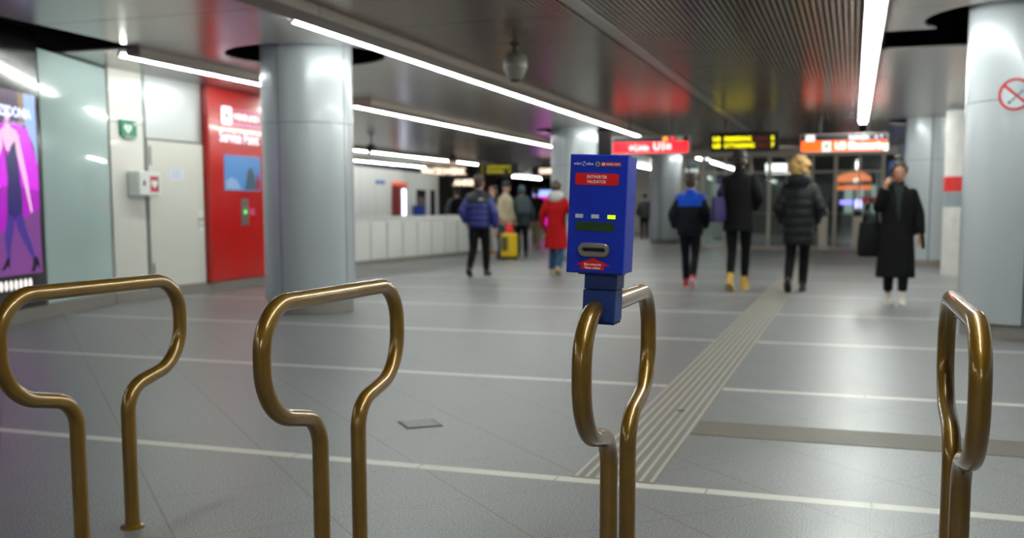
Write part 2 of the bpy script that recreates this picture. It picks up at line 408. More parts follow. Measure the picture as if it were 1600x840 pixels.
# red service panel -----------------------------------------------------------------
RP = thing('service_point_panel', 'tall glossy red wall panel with lit white lettering beside the door', 'sign panel', (XW, 12.5, 0)); W = WL(RP)
MB(W).box(11.625, 13.33, .13, 2.75, .001, .06, .004).build('panel', red_gloss, RP)
b = MB(W); b.box(11.625, 11.79, .13, 2.75, .0605, .10, .004); b.build('side_post', red_gloss, RP)
b = MB(W); b.box(11.8, 13.32, 2.235, 2.25, .0605, .066); b.build('divider', mat('seam_pink', (210, 120, 100), .4), RP)
lit_white = em('lit_white', (244, 240, 255), 1.5); lit_pink = em('lit_pink', (205, 110, 165), .8)
MB(W).prism(rrect(11.975, 12.215, 2.275, 2.525, .03), .0605, .068).build('logo_plate', lit_white, RP, label='lit white square plate with a dark round emblem')
b = MB(W)
b.prism(circ(12.09, 2.40, .032, .045), .0685, .070); b.prism([(12.06, 2.44), (12.075, 2.44), (12.13, 2.365), (12.11, 2.36)], .0685, .0705)
b.build('emblem', mat('emblem_blue', (70, 84, 120), .5), RP)
b = MB(W)
b.box(12.215, 12.985, 2.275, 2.315, .0605, .066); b.box(12.945, 12.985, 2.315, 2.5, .0605, .066); b.box(12.215, 12.985, 2.485, 2.5, .0605, .066)
b.build('logo_frame', lit_pink, RP)
text('WIENER LINIEN', .115, lit_white, W @ T(12.58, 2.40, .064), RP, bold=.004, sx=.8)
text('Service Point', .215, lit_white, W @ T(11.915, 2.105, .064), RP, align='LEFT', bold=.0035, sx=.84)
MB(W).box(12.005, 12.90, 1.375, 1.865, .0605, .068, .003).build('picture', em('picture_blue', (86, 148, 212), .55), RP, label='blue lit picture with figures')
b = MB(W)
b.prism([(12.03, 1.39), (12.40, 1.39), (12.3, 1.52), (12.15, 1.56), (12.03, 1.50)], .0683, .069)
b.build('picture_wave', em('picture_pale', (150, 186, 226), .5), RP)
b = MB(W); b.prism([(12.48, 1.39), (12.78, 1.39), (12.74, 1.60), (12.66, 1.72), (12.56, 1.66), (12.52, 1.5)], .0683, .069); b.build('picture_figure', em('picture_teal', (78, 110, 128), .4), RP)
b = MB(W); b.prism([(12.74, 1.39), (12.88, 1.39), (12.88, 1.50), (12.80, 1.66)], .0691, .0697); b.build('picture_figure', em('picture_red', (170, 60, 70), .4), RP)
MB(W).box(12.385, 12.555, .885, 1.26, .0605, .075, .006).build('intercom_plate', steel, RP)
MB(W).prism(circ(12.47, 1.075, .028), .0755, .08).build('call_button', em('led_green', (70, 240, 90), 1.6), RP)
b = MB(W)
for i in range(4): b.box(12.43, 12.51, 1.16+i*.018, 1.167+i*.018, .0752, .0757)
b.build('speaker_slots', dark, RP)
b = MB(W); b.box(12.60, 12.73, 1.10, 1.112, .0605, .0612); b.box(12.60, 12.70, 1.07, 1.082, .0605, .0612); b.box(12.60, 12.74, 1.04, 1.052, .0605, .0612)
b.build('small_print', lit_pink, RP)

# advertising screen ------------------------------------------------------------------
AD = thing('advertising_screen', 'tall black framed advertising screen with glowing magenta fashion poster', 'screen', tuple(gA))
W = Matrix.Translation(-gA) @ FG
b = MB(W); b.box(-1.3, -.005, .14, 2.9, -.03, 0, .004); b.build('glass_front', black_gloss, AD)
MB(W).box(-1.16, -.082, .475, 2.255, .0005, .003).build('display', em('ad_plum', (70, 36, 78), .9), AD, label='glowing poster display')
def adp(name, col, s, poly, k): return MB(W).prism(poly, .0031+k*.0006, .0034+k*.0006).build(name, em('ad_'+name+str(col), col, s), AD)
adp('sky', (150, 178, 235), 1.0, [(-.30, 2.25), (-.084, 2.25), (-.084, 1.55), (-.14, 1.75), (-.30, 1.95)], 0)
adp('post', (150, 122, 70), .8, [(-.40, 2.25), (-.30, 2.25), (-.30, 1.95), (-.40, 1.9)], 0)
adp('backdrop', (190, 24, 202), 1.35, [(-1.15, 1.9), (-.42, 1.95), (-.25, 1.90), (-.084, 1.56), (-.084, 1.12), (-1.15, .80)], 1)
adp('backdrop', (152, 14, 166), 1.25, [(-1.15, 1.3), (-.5, 1.35), (-.084, 1.30), (-.084, 1.12), (-1.15, .80)], 2)
adp('ground', (118, 62, 132), .9, [(-1.15, .80), (-.084, 1.12), (-.084, .48), (-1.15, .48)], 1)
def adq(name, col, st, poly, k): return adp(name, col, st, [(x+.14, y) for x, y in poly], k)
# standing model in dark bodysuit, patterned tights and heels
navy = (44, 36, 104)
adq('skin', (240, 190, 220), 1.0, circ(-.76, 2.02, .052, .07), 4)
adq('hair', (60, 30, 50), .6, circ(-.765, 2.05, .065, .075), 3)
adq('skin', (240, 190, 220), 1.0, [(-.79, 1.97), (-.73, 1.97), (-.70, 1.90), (-.60, 1.88), (-.61, 1.70), (-.70, 1.66), (-.80, 1.68), (-.89, 1.86), (-.82, 1.90)], 3)
adq('skin', (240, 190, 220), 1.0, [(-.62, 1.88), (-.57, 1.84), (-.44, 1.42), (-.40, 1.22), (-.37, 1.10), (-.40, 1.08), (-.44, 1.20), (-.52, 1.42), (-.65, 1.74)], 4)
adq('skin', (240, 190, 220), 1.0, [(-.88, 1.86), (-.93, 1.80), (-1.06, 1.50), (-.98, 1.30), (-.95, 1.32), (-1.0, 1.5), (-.86, 1.72)], 4)
adq('suit', navy, .9, [(-.84, 1.74), (-.78, 1.62), (-.72, 1.72), (-.64, 1.78), (-.58, 1.45), (-.55, 1.22), (-.56, 1.08), (-.70, 1.02), (-.83, 1.08), (-.83, 1.22), (-.80, 1.40)], 5)
adq('tights', (70, 50, 140), .8, [(-.83, 1.12), (-.68, 1.08), (-.74, .92), (-.80, .75), (-.83, .62), (-.88, .62), (-.90, .85)], 5)
adq('tights', (70, 50, 140), .8, [(-.72, 1.06), (-.56, 1.1), (-.52, .95), (-.42, .78), (-.35, .62), (-.39, .60), (-.52, .75), (-.66, .92)], 5)
adq('shoe', (22, 14, 40), .6, [(-.83, .65), (-.88, .65), (-.95, .57), (-1.0, .545), (-.93, .54), (-.87, .58), (-.84, .54)], 6)
adq('shoe', (22, 14, 40), .6, [(-.33, .65), (-.40, .63), (-.41, .56), (-.45, .50), (-.38, .49), (-.33, .56), (-.28, .50), (-.28, .58)], 6)
ad_txt = em('ad_text', (208, 218, 255), 1.6)
text('CALZEDONIA', .135, ad_txt, W @ T(-.185, 2.05, .0085), AD, align='RIGHT', bold=.004, sx=.97)
text('LEGS AND BODY', .05, em('ad_text_small', (190, 150, 210), 1.0), W @ T(-.31, 1.945, .0085), AD, align='RIGHT', bold=.002)
dot = em('white_glow_mark', (255, 246, 240), 1.3)  # oval logo marks, their bright white given as emission
for i in range(7):
    MB(W).prism(circ(-.86+i*.088, .385, .024, .048), .0005, .006).build('round_mark', dot, AD)

# ------------------------------------------------------------------ columns
def column(name, x, y, label, gap0=-95, sign=False):
    c = thing(name, label, 'column', (x, y, 0), 0, 'metal clad columns')
    MB().lathe([(.462, 0), (.462, .115), (.452, .13)], 48).build('plinth', plinth_m, c, True)
    MB().lathe([(.47, .13), (.47, 3.3)], 48).build('core', seam_m, c, True)
    for z0, z1 in ((.135, 2.015), (2.021, 3.25)):
        for q in range(4):
            a0 = math.radians(gap0+90*q)+.018; a1 = math.radians(gap0+90*(q+1))-.018; n = 20
            b = MB(); rings = []
            for k in range(n+1):
                a = a0+(a1-a0)*k/n; ca, sa = math.cos(a), math.sin(a)
                rings.append([Vector((r*ca, r*sa, z)) for r, z in ((.472, z0), (.49, z0), (.49, z1), (.472, z1))])
            b.ring_loft(rings); b.build('cladding_panel', column_m, c, True)
    return c
column('column', -5.65, 9.8, 'thick silver grey column standing behind the second brass hoop from left', -98)
column('column', 1.4, 9.8, 'thick pale grey column at right edge with no smoking sign', -93)
column('column', -5.65, 20.9, 'silver column behind the blue validator and the person in red coat')
column('column', 1.4, 20.9, 'silver column behind the woman phoning, next to the striped white pier')
column('column', -5.65, 32, 'far silver column below the red line sign', -98)
# no smoking sign, on the curve of the right column
ns = thing('no_smoking_sign', 'round red and white no smoking sign on the right column', 'sign', (1.4, 9.8, 0))
r0 = .4925
cpix = on(1586, 147, 1, 9.32)
ang0 = math.atan2(cpix.y-9.8, cpix.x-1.4); zc = cpix.z
def curved(poly, k):
    bm_ = MB(); a = []; b2 = []
    return a
def wrap_prism(mb, poly, t0, t1):
    a = []; b2 = []
    for x, z in poly:
        an = ang0+x/r0
        for lst, t in ((a, t0), (b2, t1)):
            lst.append(mb.bm.verts.new(Vector(((r0+t)*math.cos(an), (r0+t)*math.sin(an), zc+z))))
    n = len(poly)
    for i in range(n): mb.bm.faces.new((a[i], a[(i+1) % n], b2[(i+1) % n], b2[i]))
    return a, b2
def wrap_strip(outer, inner, t0, t1):
    mb = MB(); n = len(outer); V = {}
    for nm, P in (('o', outer), ('i', inner)):
        for lv, t in ((0, t0), (1, t1)):
            V[nm, lv] = [mb.bm.verts.new(Vector(((r0+t)*math.cos(ang0+x/r0), (r0+t)*math.sin(ang0+x/r0), zc+z))) for x, z in P]
    for i in range(n):
        j = (i+1) % n
        mb.bm.faces.new((V['o', 1][i], V['o', 1][j], V['i', 1][j], V['i', 1][i]))
        mb.bm.faces.new((V['o', 0][i], V['o', 0][j], V['o', 1][j], V['o', 1][i]))
        mb.bm.faces.new((V['i', 0][i], V['i', 0][j], V['i', 1][j], V['i', 1][i]))
    return mb
sign_red = mat('sign_red', (178, 22, 26), .4)
wrap_strip(circ(0, 0, .131, n=40), circ(0, 0, .004, n=40), 0, .003).build('disc', mat('sign_disc', (196, 206, 212), .35), ns)
wrap_strip(circ(0, 0, .133, n=40), circ(0, 0, .110, n=40), .0032, .0052).build('ring', sign_red, ns)
def bar(x0, z0, x1, z1, h, t0, t1, n=12):
    L_ = math.hypot(x1-x0, z1-z0); ux, uz = (x1-x0)/L_, (z1-z0)/L_
    top = [(x0+ux*L_*k/n-uz*h, z0+uz*L_*k/n+ux*h) for k in range(n+1)]; bot = [(x0+ux*L_*k/n+uz*h, z0+uz*L_*k/n-ux*h) for k in range(n+1)]
    return wrap_strip(top, bot, t0, t1)
bar(-.083, .075, .083, -.075, .012, .0054, .0072).build('slash', sign_red, ns)
bar(-.04, -.062, .06, .03, .009, .0033, .0045).build('cigarette', mat('cig_grey', (132, 142, 160), .5), ns)
bar(-.052, -.072, -.04, -.06, .011, .0033, .0047).build('cigarette_tip', dark, ns)

# ------------------------------------------------------------------ linear lights
def light_row(label, x, ya, yb, z=2.70, double=False, tl=MOD, group='rows of fluorescent ceiling tubes', skip=()):
    r = thing('ceiling_light', label, 'ceiling light', (x, ya, CEIL), 0, group)
    n = max(1, round((yb-ya)/tl)); tl = (yb-ya)/n
    dz = z-CEIL
    xs = (-.038, .038) if double else (0,); hw_ = .055 if double else .022
    b = MB(); b.box(-hw_-.028, hw_+.028, 0, yb-ya, dz+.019, dz+.024, .001); b.box(-.018, .018, 0, yb-ya, dz+.0245, -.0002); b.build('tray', white_tray, r)
    for i in range(n):
        if i in skip: continue
        for xx in xs:
            b = MB(); b.tube([(xx, i*tl+.02, dz), (xx, (i+1)*tl-.02, dz)], .017, 8); b.build('tube', tube_m, r, True)
        b = MB(); b.box(-hw_+.004, hw_-.004, i*tl-.012, i*tl+.012, dz-.012, dz+.0185, .003); b.build('lamp_holder', white_paint, r)
    return r
light_row('long row of bright white tubes running from upper left towards the red sign', -4.54, 7.66, 23.9)
light_row('bright double row of tubes at upper right, running to the orange sign', .125, .9, 20.2, double=True)
light_row('row of white tubes right of the left column, ending at the middle column', -7.38, 14.2, 25.0)
light_row('short bright tube row above the white door and red panel', -7.22, 8.74, 12.4)
light_row('far row of tubes above the white booth, nearer the middle of the ceiling', -12.83, 22.4, 31.4)
light_row('short tube row behind the gap, left of the far departure board', -12.87, 32.3, 34.3)
light_row('far left tube row close above the booth roof', -15.6, 29.0, 35.9)
light_row('far short row of tubes beyond the far departure board', -16.15, 48.0, 52.8)
light_row('short tube row just right of the red sign, seen beyond the glass front', -4.73, 30.1, 33.4)
light_row('farthest tube row beyond the glass, behind the tall man', -4.70, 35.4, 42.6)
light_row('short tube end peeping out right of the validator box', -7.78, 33.5, 40.8)
# unseen tube rows added to light the foreground and the far right
light_row('added unseen tube row along the left wall behind the viewpoint', -7.22, -1.5, 3.1)
light_row('added unseen double tube row behind the viewpoint on the right', .125, -7.6, -2.0, double=True)  # this and the next row added to brighten the validator front
light_row('added unseen tube row behind the viewpoint, in line with the red sign row', -4.54, -7.6, -1.0)
light_row('added unseen tube row at right, hidden behind the right column', 2.9, 10.2, 26.5)  # added to brighten the far columns, pier and people

# ------------------------------------------------------------------ brass hoops
brass = mat('brass', (122, 88, 13), .36, .55, coat=.9, noise=.1, nscale=14, coat_rough=.06)
def arc2(cx, cz, r, a0, a1, n=10): return [(cx+r*math.cos(a0+(a1-a0)*k/n), cz+r*math.sin(a0+(a1-a0)*k/n)) for k in range(n+1)]
def hoop_path():
    a, L_, zt = .1225, .425, .861
    th = math.radians(78); Ra, Rb, Rt = .105, .165, .135
    st = (L_-a-(Ra+Rb)*(1-math.cos(th)))/math.sin(th)
    zmid = .522
    z0 = zmid-st*math.cos(th)/2-Ra*math.sin(th)
    h = [(a, 0), (a, .15), (a, z0-.02)]
    h += arc2(a+Ra, z0, Ra, PI, PI-th, 12)                       # bending outwards
    x1, z1 = h[-1]; x2, z2 = x1+st*math.sin(th), z1+st*math.cos(th)
    cx, cz = x2-Rb*math.cos(th)*0, z2
    # second arc: from direction th off vertical back to vertical, ending at s = L
    cB = (L_-Rb, z2+Rb*math.sin(th))
    h += arc2(cB[0], cB[1], Rb, -th, 0, 14)
    h += arc2(L_-Rt, zt-Rt, Rt, 0, PI/2, 12)
    return h
half = hoop_path()
path = [(s_, z_) for s_, z_ in half]+[(-s_, z_) for s_, z_ in reversed(half)]
def make_hoop(label):
    r = thing('barrier_hoop', label, 'barrier', (0, 0, 0), 0, 'brass tube barrier hoops')
    MB().tube([(0, s_, z_) for s_, z_ in path], .025, 28, ref=(1, 0, 0)).build('tube', brass, r, True)
    for sg in (1, -1):
        b = MB(); b.lathe([(.042, 0), (.042, .004), (.038, .008), (.0262, .010), (.0262, .03), (.0253, .03)], 32, T(0, sg*.1225, 0)); b.build('base_flange', brass, r, True)
    return r
hoop = make_hoop('brass hoop barrier farthest left, partly cut by the picture edge')
hl = ['', 'second brass hoop barrier from left, in front of the silver column', 'brass hoop barrier carrying the blue ticket validator', 'brass hoop barrier farthest right, seen nearly end on']
HP = [(-2.382, 2.736), (-1.495, 2.752), (-.616, 2.782), (.276, 2.821)]
for i, (x, y) in enumerate(HP):
    h = hoop if i == 0 else copy_tree(hoop)
    h.location = (x, y, 0)
    if hl[i]: h['label'] = hl[i]

# ------------------------------------------------------------------ ticket validator
VAL = thing('ticket_validator', 'blue ticket validator box mounted on the third brass hoop', 'ticket validator', (-.611, 2.50, .861))
ROLLV = math.radians(2.2)
VM = Matrix.Rotation(ROLLV, 4, 'Y')            # leans to the right
VF = VM @ frame((0, 0, 0), (1, 0, 0))          # u = X, v = Z, n = -Y ; origin at the rail
VB = VF @ T(-.0054, .2433, 0)                  # same, origin in the middle of the box
blue = mat('validator_blue', (1, 38, 168), .4, coat=.12, spec=.3, noise=.05, nscale=8)
blue2 = mat('bracket_blue', (8, 48, 122), .45, noise=.14, nscale=25)
b = MB(VF); b.box(-.0395, .046, -.030, .052, -.075, .010, .003); b.build('clamp_block', blue2, VAL)
b = MB(VF); b.box(-.0375, .0475, .0535, .0905, -.078, .008, .002); b.build('neck', blue2, VAL)
b = MB(VF); b.box(-.036, .044, -.036, -.031, -.072, .006, .001); b.build('bottom_plate', mat('bracket_dark', (8, 36, 92), .5), VAL)
b = MB(VF); b.box(-.052, .05, .0908, .0948, -.085, .018, .001); b.build('mount_plate', dark, VAL)
x0, x1, v0, v1 = -.07385, .07385, -.1483, .1483
fr = MB(VB); ch = .004; rings = []
for (i, n_) in ((0, .004), (0, .034), (ch*.35, .0385), (ch, .040)):
    rings.append([Vector((x0+i, v0+i, n_)), Vector((x1-i, v0+i, n_)), Vector((x1-i, v1-i, n_)), Vector((x0+i, v1-i, n_))])
fr.ring_loft(rings); fr.build('front_shell', blue, VAL)
b = MB(VB); b.box(x0+.001, x1-.001, v0+.001, v1-.001, -.078, .0025, .003); b.build('rear_shell', blue, VAL)
FN = .0401
def vp(name, poly, m_, t0=0, t1=.0008, **kw): return MB(VB).prism(poly, FN+t0, FN+t1).build(name, m_, VAL, **kw)
def vt(t_, size, m_, u, v, align='CENTER', bold=0, sx=1.0): return text(t_, size, m_, VB @ T(u, v, FN+.0011), VAL, align=align, ext=.0002, bold=bold, sx=sx)
lab_red = mat('label_red', (222, 6, 10), .4, spec=.3)
vp('title_label', rrect(-.0579, .0529, .0728, .1018, .005), lab_red, label='red rounded label with white lettering')
wtxt = mat('label_white', (250, 250, 250), .5)
vt('ENTWERTER', .0112, wtxt, -.0026, .0925, bold=.00006, sx=.80)
vt('VALIDATOR', .0112, wtxt, -.0036, .0808, bold=.00006, sx=.80)
pale = mat('logo_pale', (206, 220, 240), .5)
vt('solari', .0098, pale, -.0632, .1252, 'LEFT', .0002, .9)
vt('udine', .0098, pale, -.0325, .1250, 'LEFT', .0002, .9)
b = MB(VB)
for p_ in ([(-.0405, .130), (-.0348, .131), (-.0340, .1258), (-.0354, .1253), (-.036, .1292), (-.0405, .1284)], [(-.041, .1264), (-.0395, .1264), (-.0393, .1216), (-.0347, .1208), (-.0352, .1195), (-.0405, .120)]):
    b.prism(p_, FN+.0003, FN+.001)
b.build('logo_symbol', pale, VAL)
b = MB(VB); b.prism(circ(-.002, .1247, .0064), FN, FN+.001); b.build('round_seal', mat('seal_silver', (150, 158, 150), .35, .6), VAL)
b = MB(VB); b.prism([(-.003, .1287), (-.0005, .1262), (.0003, .1217), (-.0017, .1197), (-.004, .1232)], FN+.0011, FN+.0016); b.build('seal_emblem', dark, VAL)
vp('operator_label', rrect(.0064, .0566, .1197, .1300, .0015), mat('operator_red', (196, 44, 52), .4))
vt('WIENER LINIEN', .0062, wtxt, .0365, .1247, bold=.00006, sx=.82)
b = MB(VB); b.prism(rrect(.0088, .0158, .1216, .1278, .001), FN+.0009, FN+.0014); b.build('operator_mark', wtxt, VAL)
b = MB(VB); b.prism([(.0108, .1266), (.0118, .1266), (.0145, .1230), (.0133, .1230)], FN+.0015, FN+.002); b.build('operator_slash', lab_red, VAL)
amb = mat('window_off', (205, 205, 212), .3)
for k, cx in enumerate((-.0440, -.0030, .0387)):
    vp('indicator', rrect(cx-.0100, cx+.0100, -.0098, .0, .0008), em('led_yellow', (205, 255, 10), 1.1) if k == 2 else amb, 0, .0015, label='lit yellow green indicator' if k == 2 else 'unlit pale grey indicator')
vp('display', rrect(-.0511, .0458, -.0411, -.0190, .001), mat('lcd_green', (30, 66, 8), .15, coat=.3), 0, .0008, label='dark green liquid crystal display')
lcdt = mat('lcd_text', (8, 24, 6), .4)
vt('BITTE ENTWERTEN', .0105, lcdt, -.003, -.0248, sx=.85); vt('12:28', .0105, lcdt, -.003, -.0355, sx=.9)
W_, H_ = .0413, .0178; cx, cv_ = -.0027, -.0888
def stad(hw, hh, n=14):
    P = []
    for k in range(n+1): a = -PI/2+PI*k/n; P.append((cx+hw-hh+hh*math.cos(a), cv_+hh*math.sin(a)))
    for k in range(n+1): a = PI/2+PI*k/n; P.append((cx-hw+hh+hh*math.cos(a), cv_+hh*math.sin(a)))
    return P
o_, i_ = stad(W_, H_), stad(.0280, .0036)
b = MB(VB); rings = [[Vector((x, y, FN+h)) for x, y in P] for P, h in ((o_, 0), (stad(W_-.0005, H_-.0005), .004), (stad(W_-.003, H_-.003), .0062), (stad(.0305, .0065), .0062), (i_, .0012))]
b.ring_loft(rings, False); b.build('slot_bezel', mat('bezel_taupe', (122, 114, 108), .35, .3), VAL, True)
MB(VB).prism(i_, FN+.0003, FN+.0012).build('slot', black, VAL)
vp('arrow_label', [(-.0489, -.1270), (-.0039, -.1088), (.0412, -.1270), (.0258, -.1270), (.0258, -.1378), (-.0346, -.1378), (-.0346, -.1270)], lab_red, label='red upward arrow label with white lettering')
vt('Bitte entwerten', .0088, wtxt, -.0040, -.1250, bold=.0001, sx=.80)
vt('Please validate', .0088, wtxt, -.0040, -.1335, bold=.0001, sx=.80)

# ------------------------------------------------------------------ camera dome
CD_ = thing('ceiling_dome_camera', 'grey dome security camera hanging from the slatted ceiling', 'security camera', (-3.25, 9.75, CEIL))
g1 = mat('dome_grey', (112, 108, 98), .45, coat=.15)
MB().lathe([(.03, -.11), (.022, -.02), (.06, -.012), (.06, 0)], 24).build('stem', mat('stem_dark', (52, 50, 46), .5), CD_, True)
MB().lathe([(.01, -.085), (.05, -.09), (.105, -.125), (.118, -.16), (.122, -.215), (.118, -.25), (.105, -.262), (.01, -.262)], 40).build('housing', g1, CD_, True)
MB().lathe([(.104, -.258), (.10, -.29), (.085, -.325), (.06, -.355), (.02, -.37)], 40).build('trim_bowl', mat('bowl_grey', (118, 114, 106), .4, coat=.2), CD_, True)
MB().lathe([(.064, -.315), (.066, -.335), (.05, -.372), (.02, -.386)], 32).build('lens_dome', black_gloss, CD_, True)

# ------------------------------------------------------------------ hanging signs
def hung(name, label, px0, px1, pyt, pyb, Y=19.2, cat='sign', d=.14):
    a = on(px0, pyt, 1, Y); c = on(px1, pyb, 1, Y); xm = (a.x+c.x)/2
    r = thing(name, label, cat, (xm, Y, 0)); hw = (c.x-a.x)/2; zt = on((px0+px1)/2, pyt, 1, Y).z; zb = on((px0+px1)/2, pyb, 1, Y).z
    W = frame((0, 0, 0), (1, 0, 0))
    for sx in (-.55, .55):
        MB().tube([(sx*hw, d/2, zt-.01), (sx*hw, d/2, CEIL+.005)], .014, 10).build('hanger_rod', dark, r, True)
    return r, W, hw, zb, zt, d
r, W, hw, zb, zt, d = hung('departure_board', 'black departure board with two rows of yellow text', 1110, 1217, 206, 236.5, cat='display board')
MB(W).prism(rrect(-hw, hw, zb, zt, .03), -d, 0).build('housing', mat('board_black', (10, 11, 10), .3), r)
yel = em('led_text', (240, 226, 8), 2.3)
for k, (nm, mins) in enumerate((('SIMMERING', '5'), ('OTTAKRING', '7'))):
    z = zt-.125-k*.125
    text('U3', .105, yel, W @ T(-hw+.05, z, .003), r, align='LEFT', bold=.005, sx=1.1)
    text(nm, .105, yel, W @ T(-hw+.255, z, .003), r, align='LEFT', bold=.003, sx=.92)
    text(mins, .105, yel, W @ T(hw-.115, z, .003), r, bold=.003, sx=1.1)
    MB(W).box(-hw+.80, hw-.18, z-.045, z+.045, .0006, .002).build('dim_field', em('led_dim', (70, 26, 16), .8), r)

r, W, hw, zb, zt, d = hung('line_sign', 'lit red overhead sign with white lettering and black top strip', 956, 1077, 212.5, 241)
MB(W).box(-hw, hw, zb, zt, -d, 0, .006).build('housing', mat('sign_case', (150, 140, 136), .4, .3), r)
hgt = zt-zb
MB(W).box(-hw+.03, hw-.03, zb+.035, zt-.115, .0006, .004).build('red_panel', em('sign_red_lit', (238, 12, 30), 3.0), r)
MB(W).box(-hw+.03, hw-.03, zt-.113, zt-.02, .0006, .004).build('top_strip', mat('strip_black', (14, 16, 24), .3), r)
signw = em('sign_text', (255, 244, 240), 1.6)
MB(W).prism(circ(-.36, zb+.125, .045), .0046, .007).build('pictogram', em('mark_white', (240, 232, 228), 1.3), r)
text('Linie', .16, signw, W @ T(-.30, zb+.125, .006), r, align='LEFT', bold=.004, sx=.9)
text('U1', .20, signw, W @ T(.06, zb+.14, .006), r, align='LEFT', bold=.006, sx=1.0)
MB(W).box(.30, .40, zb+.09, zb+.19, .0046, .007).build('pictogram', em('mark_white', (240, 232, 228), 1.3), r)
for i, (c_, wd, u0) in enumerate((((255, 150, 60), .10, .24), ((225, 50, 66), .09, .38), ((150, 140, 120), .13, .50))):
    MB(W).box(u0, u0+wd, zt-.108, zt-.02, .0046, .007).build('line_mark', em('mark'+str(i), c_, 1.6 if i < 2 else .7), r)

r, W, hw, zb, zt, d = hung('line_sign', 'lit orange overhead sign with white lettering, under the right tube row', 1251, 1387, 208.5, 238)
MB(W).box(-hw, hw, zb, zt, -d, 0, .006).build('housing', mat('sign_case', (150, 140, 136), .4, .3), r)
MB(W).box(-hw+.02, hw-.03, zb+.03, zt-.125, .0006, .004).build('orange_panel', em('sign_orange_lit', (255, 78, 8), 2.7), r)
MB(W).box(-hw+.02, hw-.03, zt-.123, zt-.02, .0006, .004).build('top_strip', mat('strip_black', (14, 16, 24), .3), r)
MB(W).box(-hw+.09, -hw+.25, zt-.13, zt-.012, .0046, .007).build('line_mark', em('mark_white', (240, 232, 228), 1.3), r)
MB(W).box(-hw+.38, -hw+.53, zb+.02, zb+.20, .0046, .007).build('pictogram', em('mark_white', (240, 232, 228), 1.3), r)
text('↗', .15, green, W @ T(-hw+.455, zb+.11, .008), r, bold=.006)
text('U3 Simmering', .165, signw, W @ T(-hw+.60, zb+.115, .006), r, align='LEFT', bold=.01, sx=.95)
text('Stephansplatz', .085, em('strip_text', (225, 220, 245), 1.8), W @ T(hw-.66, zt-.07, .006), r, align='LEFT', bold=.004, sx=.72)
text('← ↑', .085, em('strip_text', (225, 220, 245), 1.8), W @ T(hw-.15, zt-.07, .006), r, bold=.003, sx=.8)

# ------------------------------------------------------------------ glass front at the back
YG = 28.3
gl = glassmat('clear_glass', (.80, .88, .87), .02)
GF = thing('glass_front', 'steel framed glass door front across the end of the hall', 'glass front', (-1.7, YG, 0))
def gx(px, py=330): return on(px, py, 1, YG).x+1.7
MB().box(gx(1066), gx(1400), -.06, .06, 2.50, 2.74, .01).build('header_beam', steel_frame, GF)
MB().box(gx(1066), gx(1400), -.03, .03, 0.0, .09, .006).build('bottom_rail', steel_frame, GF)
posts = [1067, 1097, 1132, 1172, 1201, 1229, 1268, 1304, 1341, 1378, 1396]
for p_ in posts:
    wd = .045 if p_ in (1067, 1097, 1201, 1304, 1378) else .028
    x = gx(p_); MB().box(x-wd, x+wd, -.045, .045, .09, 2.5, .006).build('mullion', steel_frame, GF)
for a, c in zip(posts[:-1], posts[1:]):
    xa, xc = gx(a)+.045, gx(c)-.045
    MB().box(xa, xc, -.006, .006, .10, 2.49).build('glass_pane', gl, GF)
    if c-a > 25:
        MB().box(xa, xc, -.03, .03, 2.05, 2.11, .004).build('transom', steel_frame, GF)
        MB().tube([(xa, -.06, .98), (xc, -.06, .98)], .018, 10).build('push_bar', steel, GF, True)
MB().box(gx(1400)+.02-1.7, 4.8, YG-.05, YG+.1, 0, CEIL+.1).build('wall_end', mat('blue_grey_wall', (134, 148, 166), .35, .3), kind='structure')
s_ = MB().box(.86, 1.10, YG-.09, YG-.052, 1.95, 2.32, .01).build('info_sign', em('info_blue', (50, 84, 160), .7)); props(s_, 'small blue sign on the grey wall left of the phoning woman', 'sign')
# ticket posts before the glass
for px_, lb in ((1286, 'slim steel post in front of the glass, right of the blond person'), (1338, 'pale steel post in front of the glass, left of the phoning woman')):
    p = fl(px_, 390); r = thing('steel_post', lb, 'post', (p.x, p.y-.9, 0)); 
    MB().box(-.12, .12, -.06, .06, .02, 1.12, .02).build('body', steel_frame, r); MB().box(-.14, .14, -.08, .08, 0, .02, .004).build('foot_plate', steel, r); MB().box(-.1, .1, -.065, -.058, .9, 1.05, .003).build('reader', dark, r)

# hall beyond the glass
def lit_board(name, label, x0, x1, z0, z1, y, colr, st, letters=None, tcol=None, case=None):
    r = thing(name, label, 'sign', ((x0+x1)/2, y, 0)); hw = (x1-x0)/2
    MB().box(-hw-.04, hw+.04, .0, .12, z0-.04, z1+.04, .01).build('case', case or dark, r)
    MB().box(-hw, hw, -.006, -.0005, z0, z1).build('face', em(name+'_'+str(colr)+str(st), colr, st), r)
    if letters: text(letters, (z1-z0)*.75, tcol or signw, frame((0, -.009, (z0+z1)/2), (1, 0, 0)), r, bold=.01)
    return r
a = on(1196, 272, 1, 32.5); c = on(1252, 255, 1, 32.5)
r = lit_board('lit_sign', 'white lit sign beyond the glass, left of the blond head', a.x, c.x, a.z, c.z, 32.5, (255, 246, 240), 3.2)
MB().box((c.x-a.x)*.24, (c.x-a.x)*.49, -.012, -.0065, a.z+.03, c.z-.03).build('red_marks', em('red_marks', (236, 90, 80), 2), r)
for k in range(2):
    MB().tube([((-.4+.8*k), .06, c.z+.04), ((-.4+.8*k), .06, CEIL+.003)], .015, 8).build('hanger_rod', dark, r)
a = on(1306, 285, 1, 33); c = on(1362, 264, 1, 33)
r = thing('shop_awning', 'orange lit shop fascia beyond the glass, behind the right steel post', 'shop sign', ((a.x+c.x)/2, 33, 0)); hw = (c.x-a.x)/2
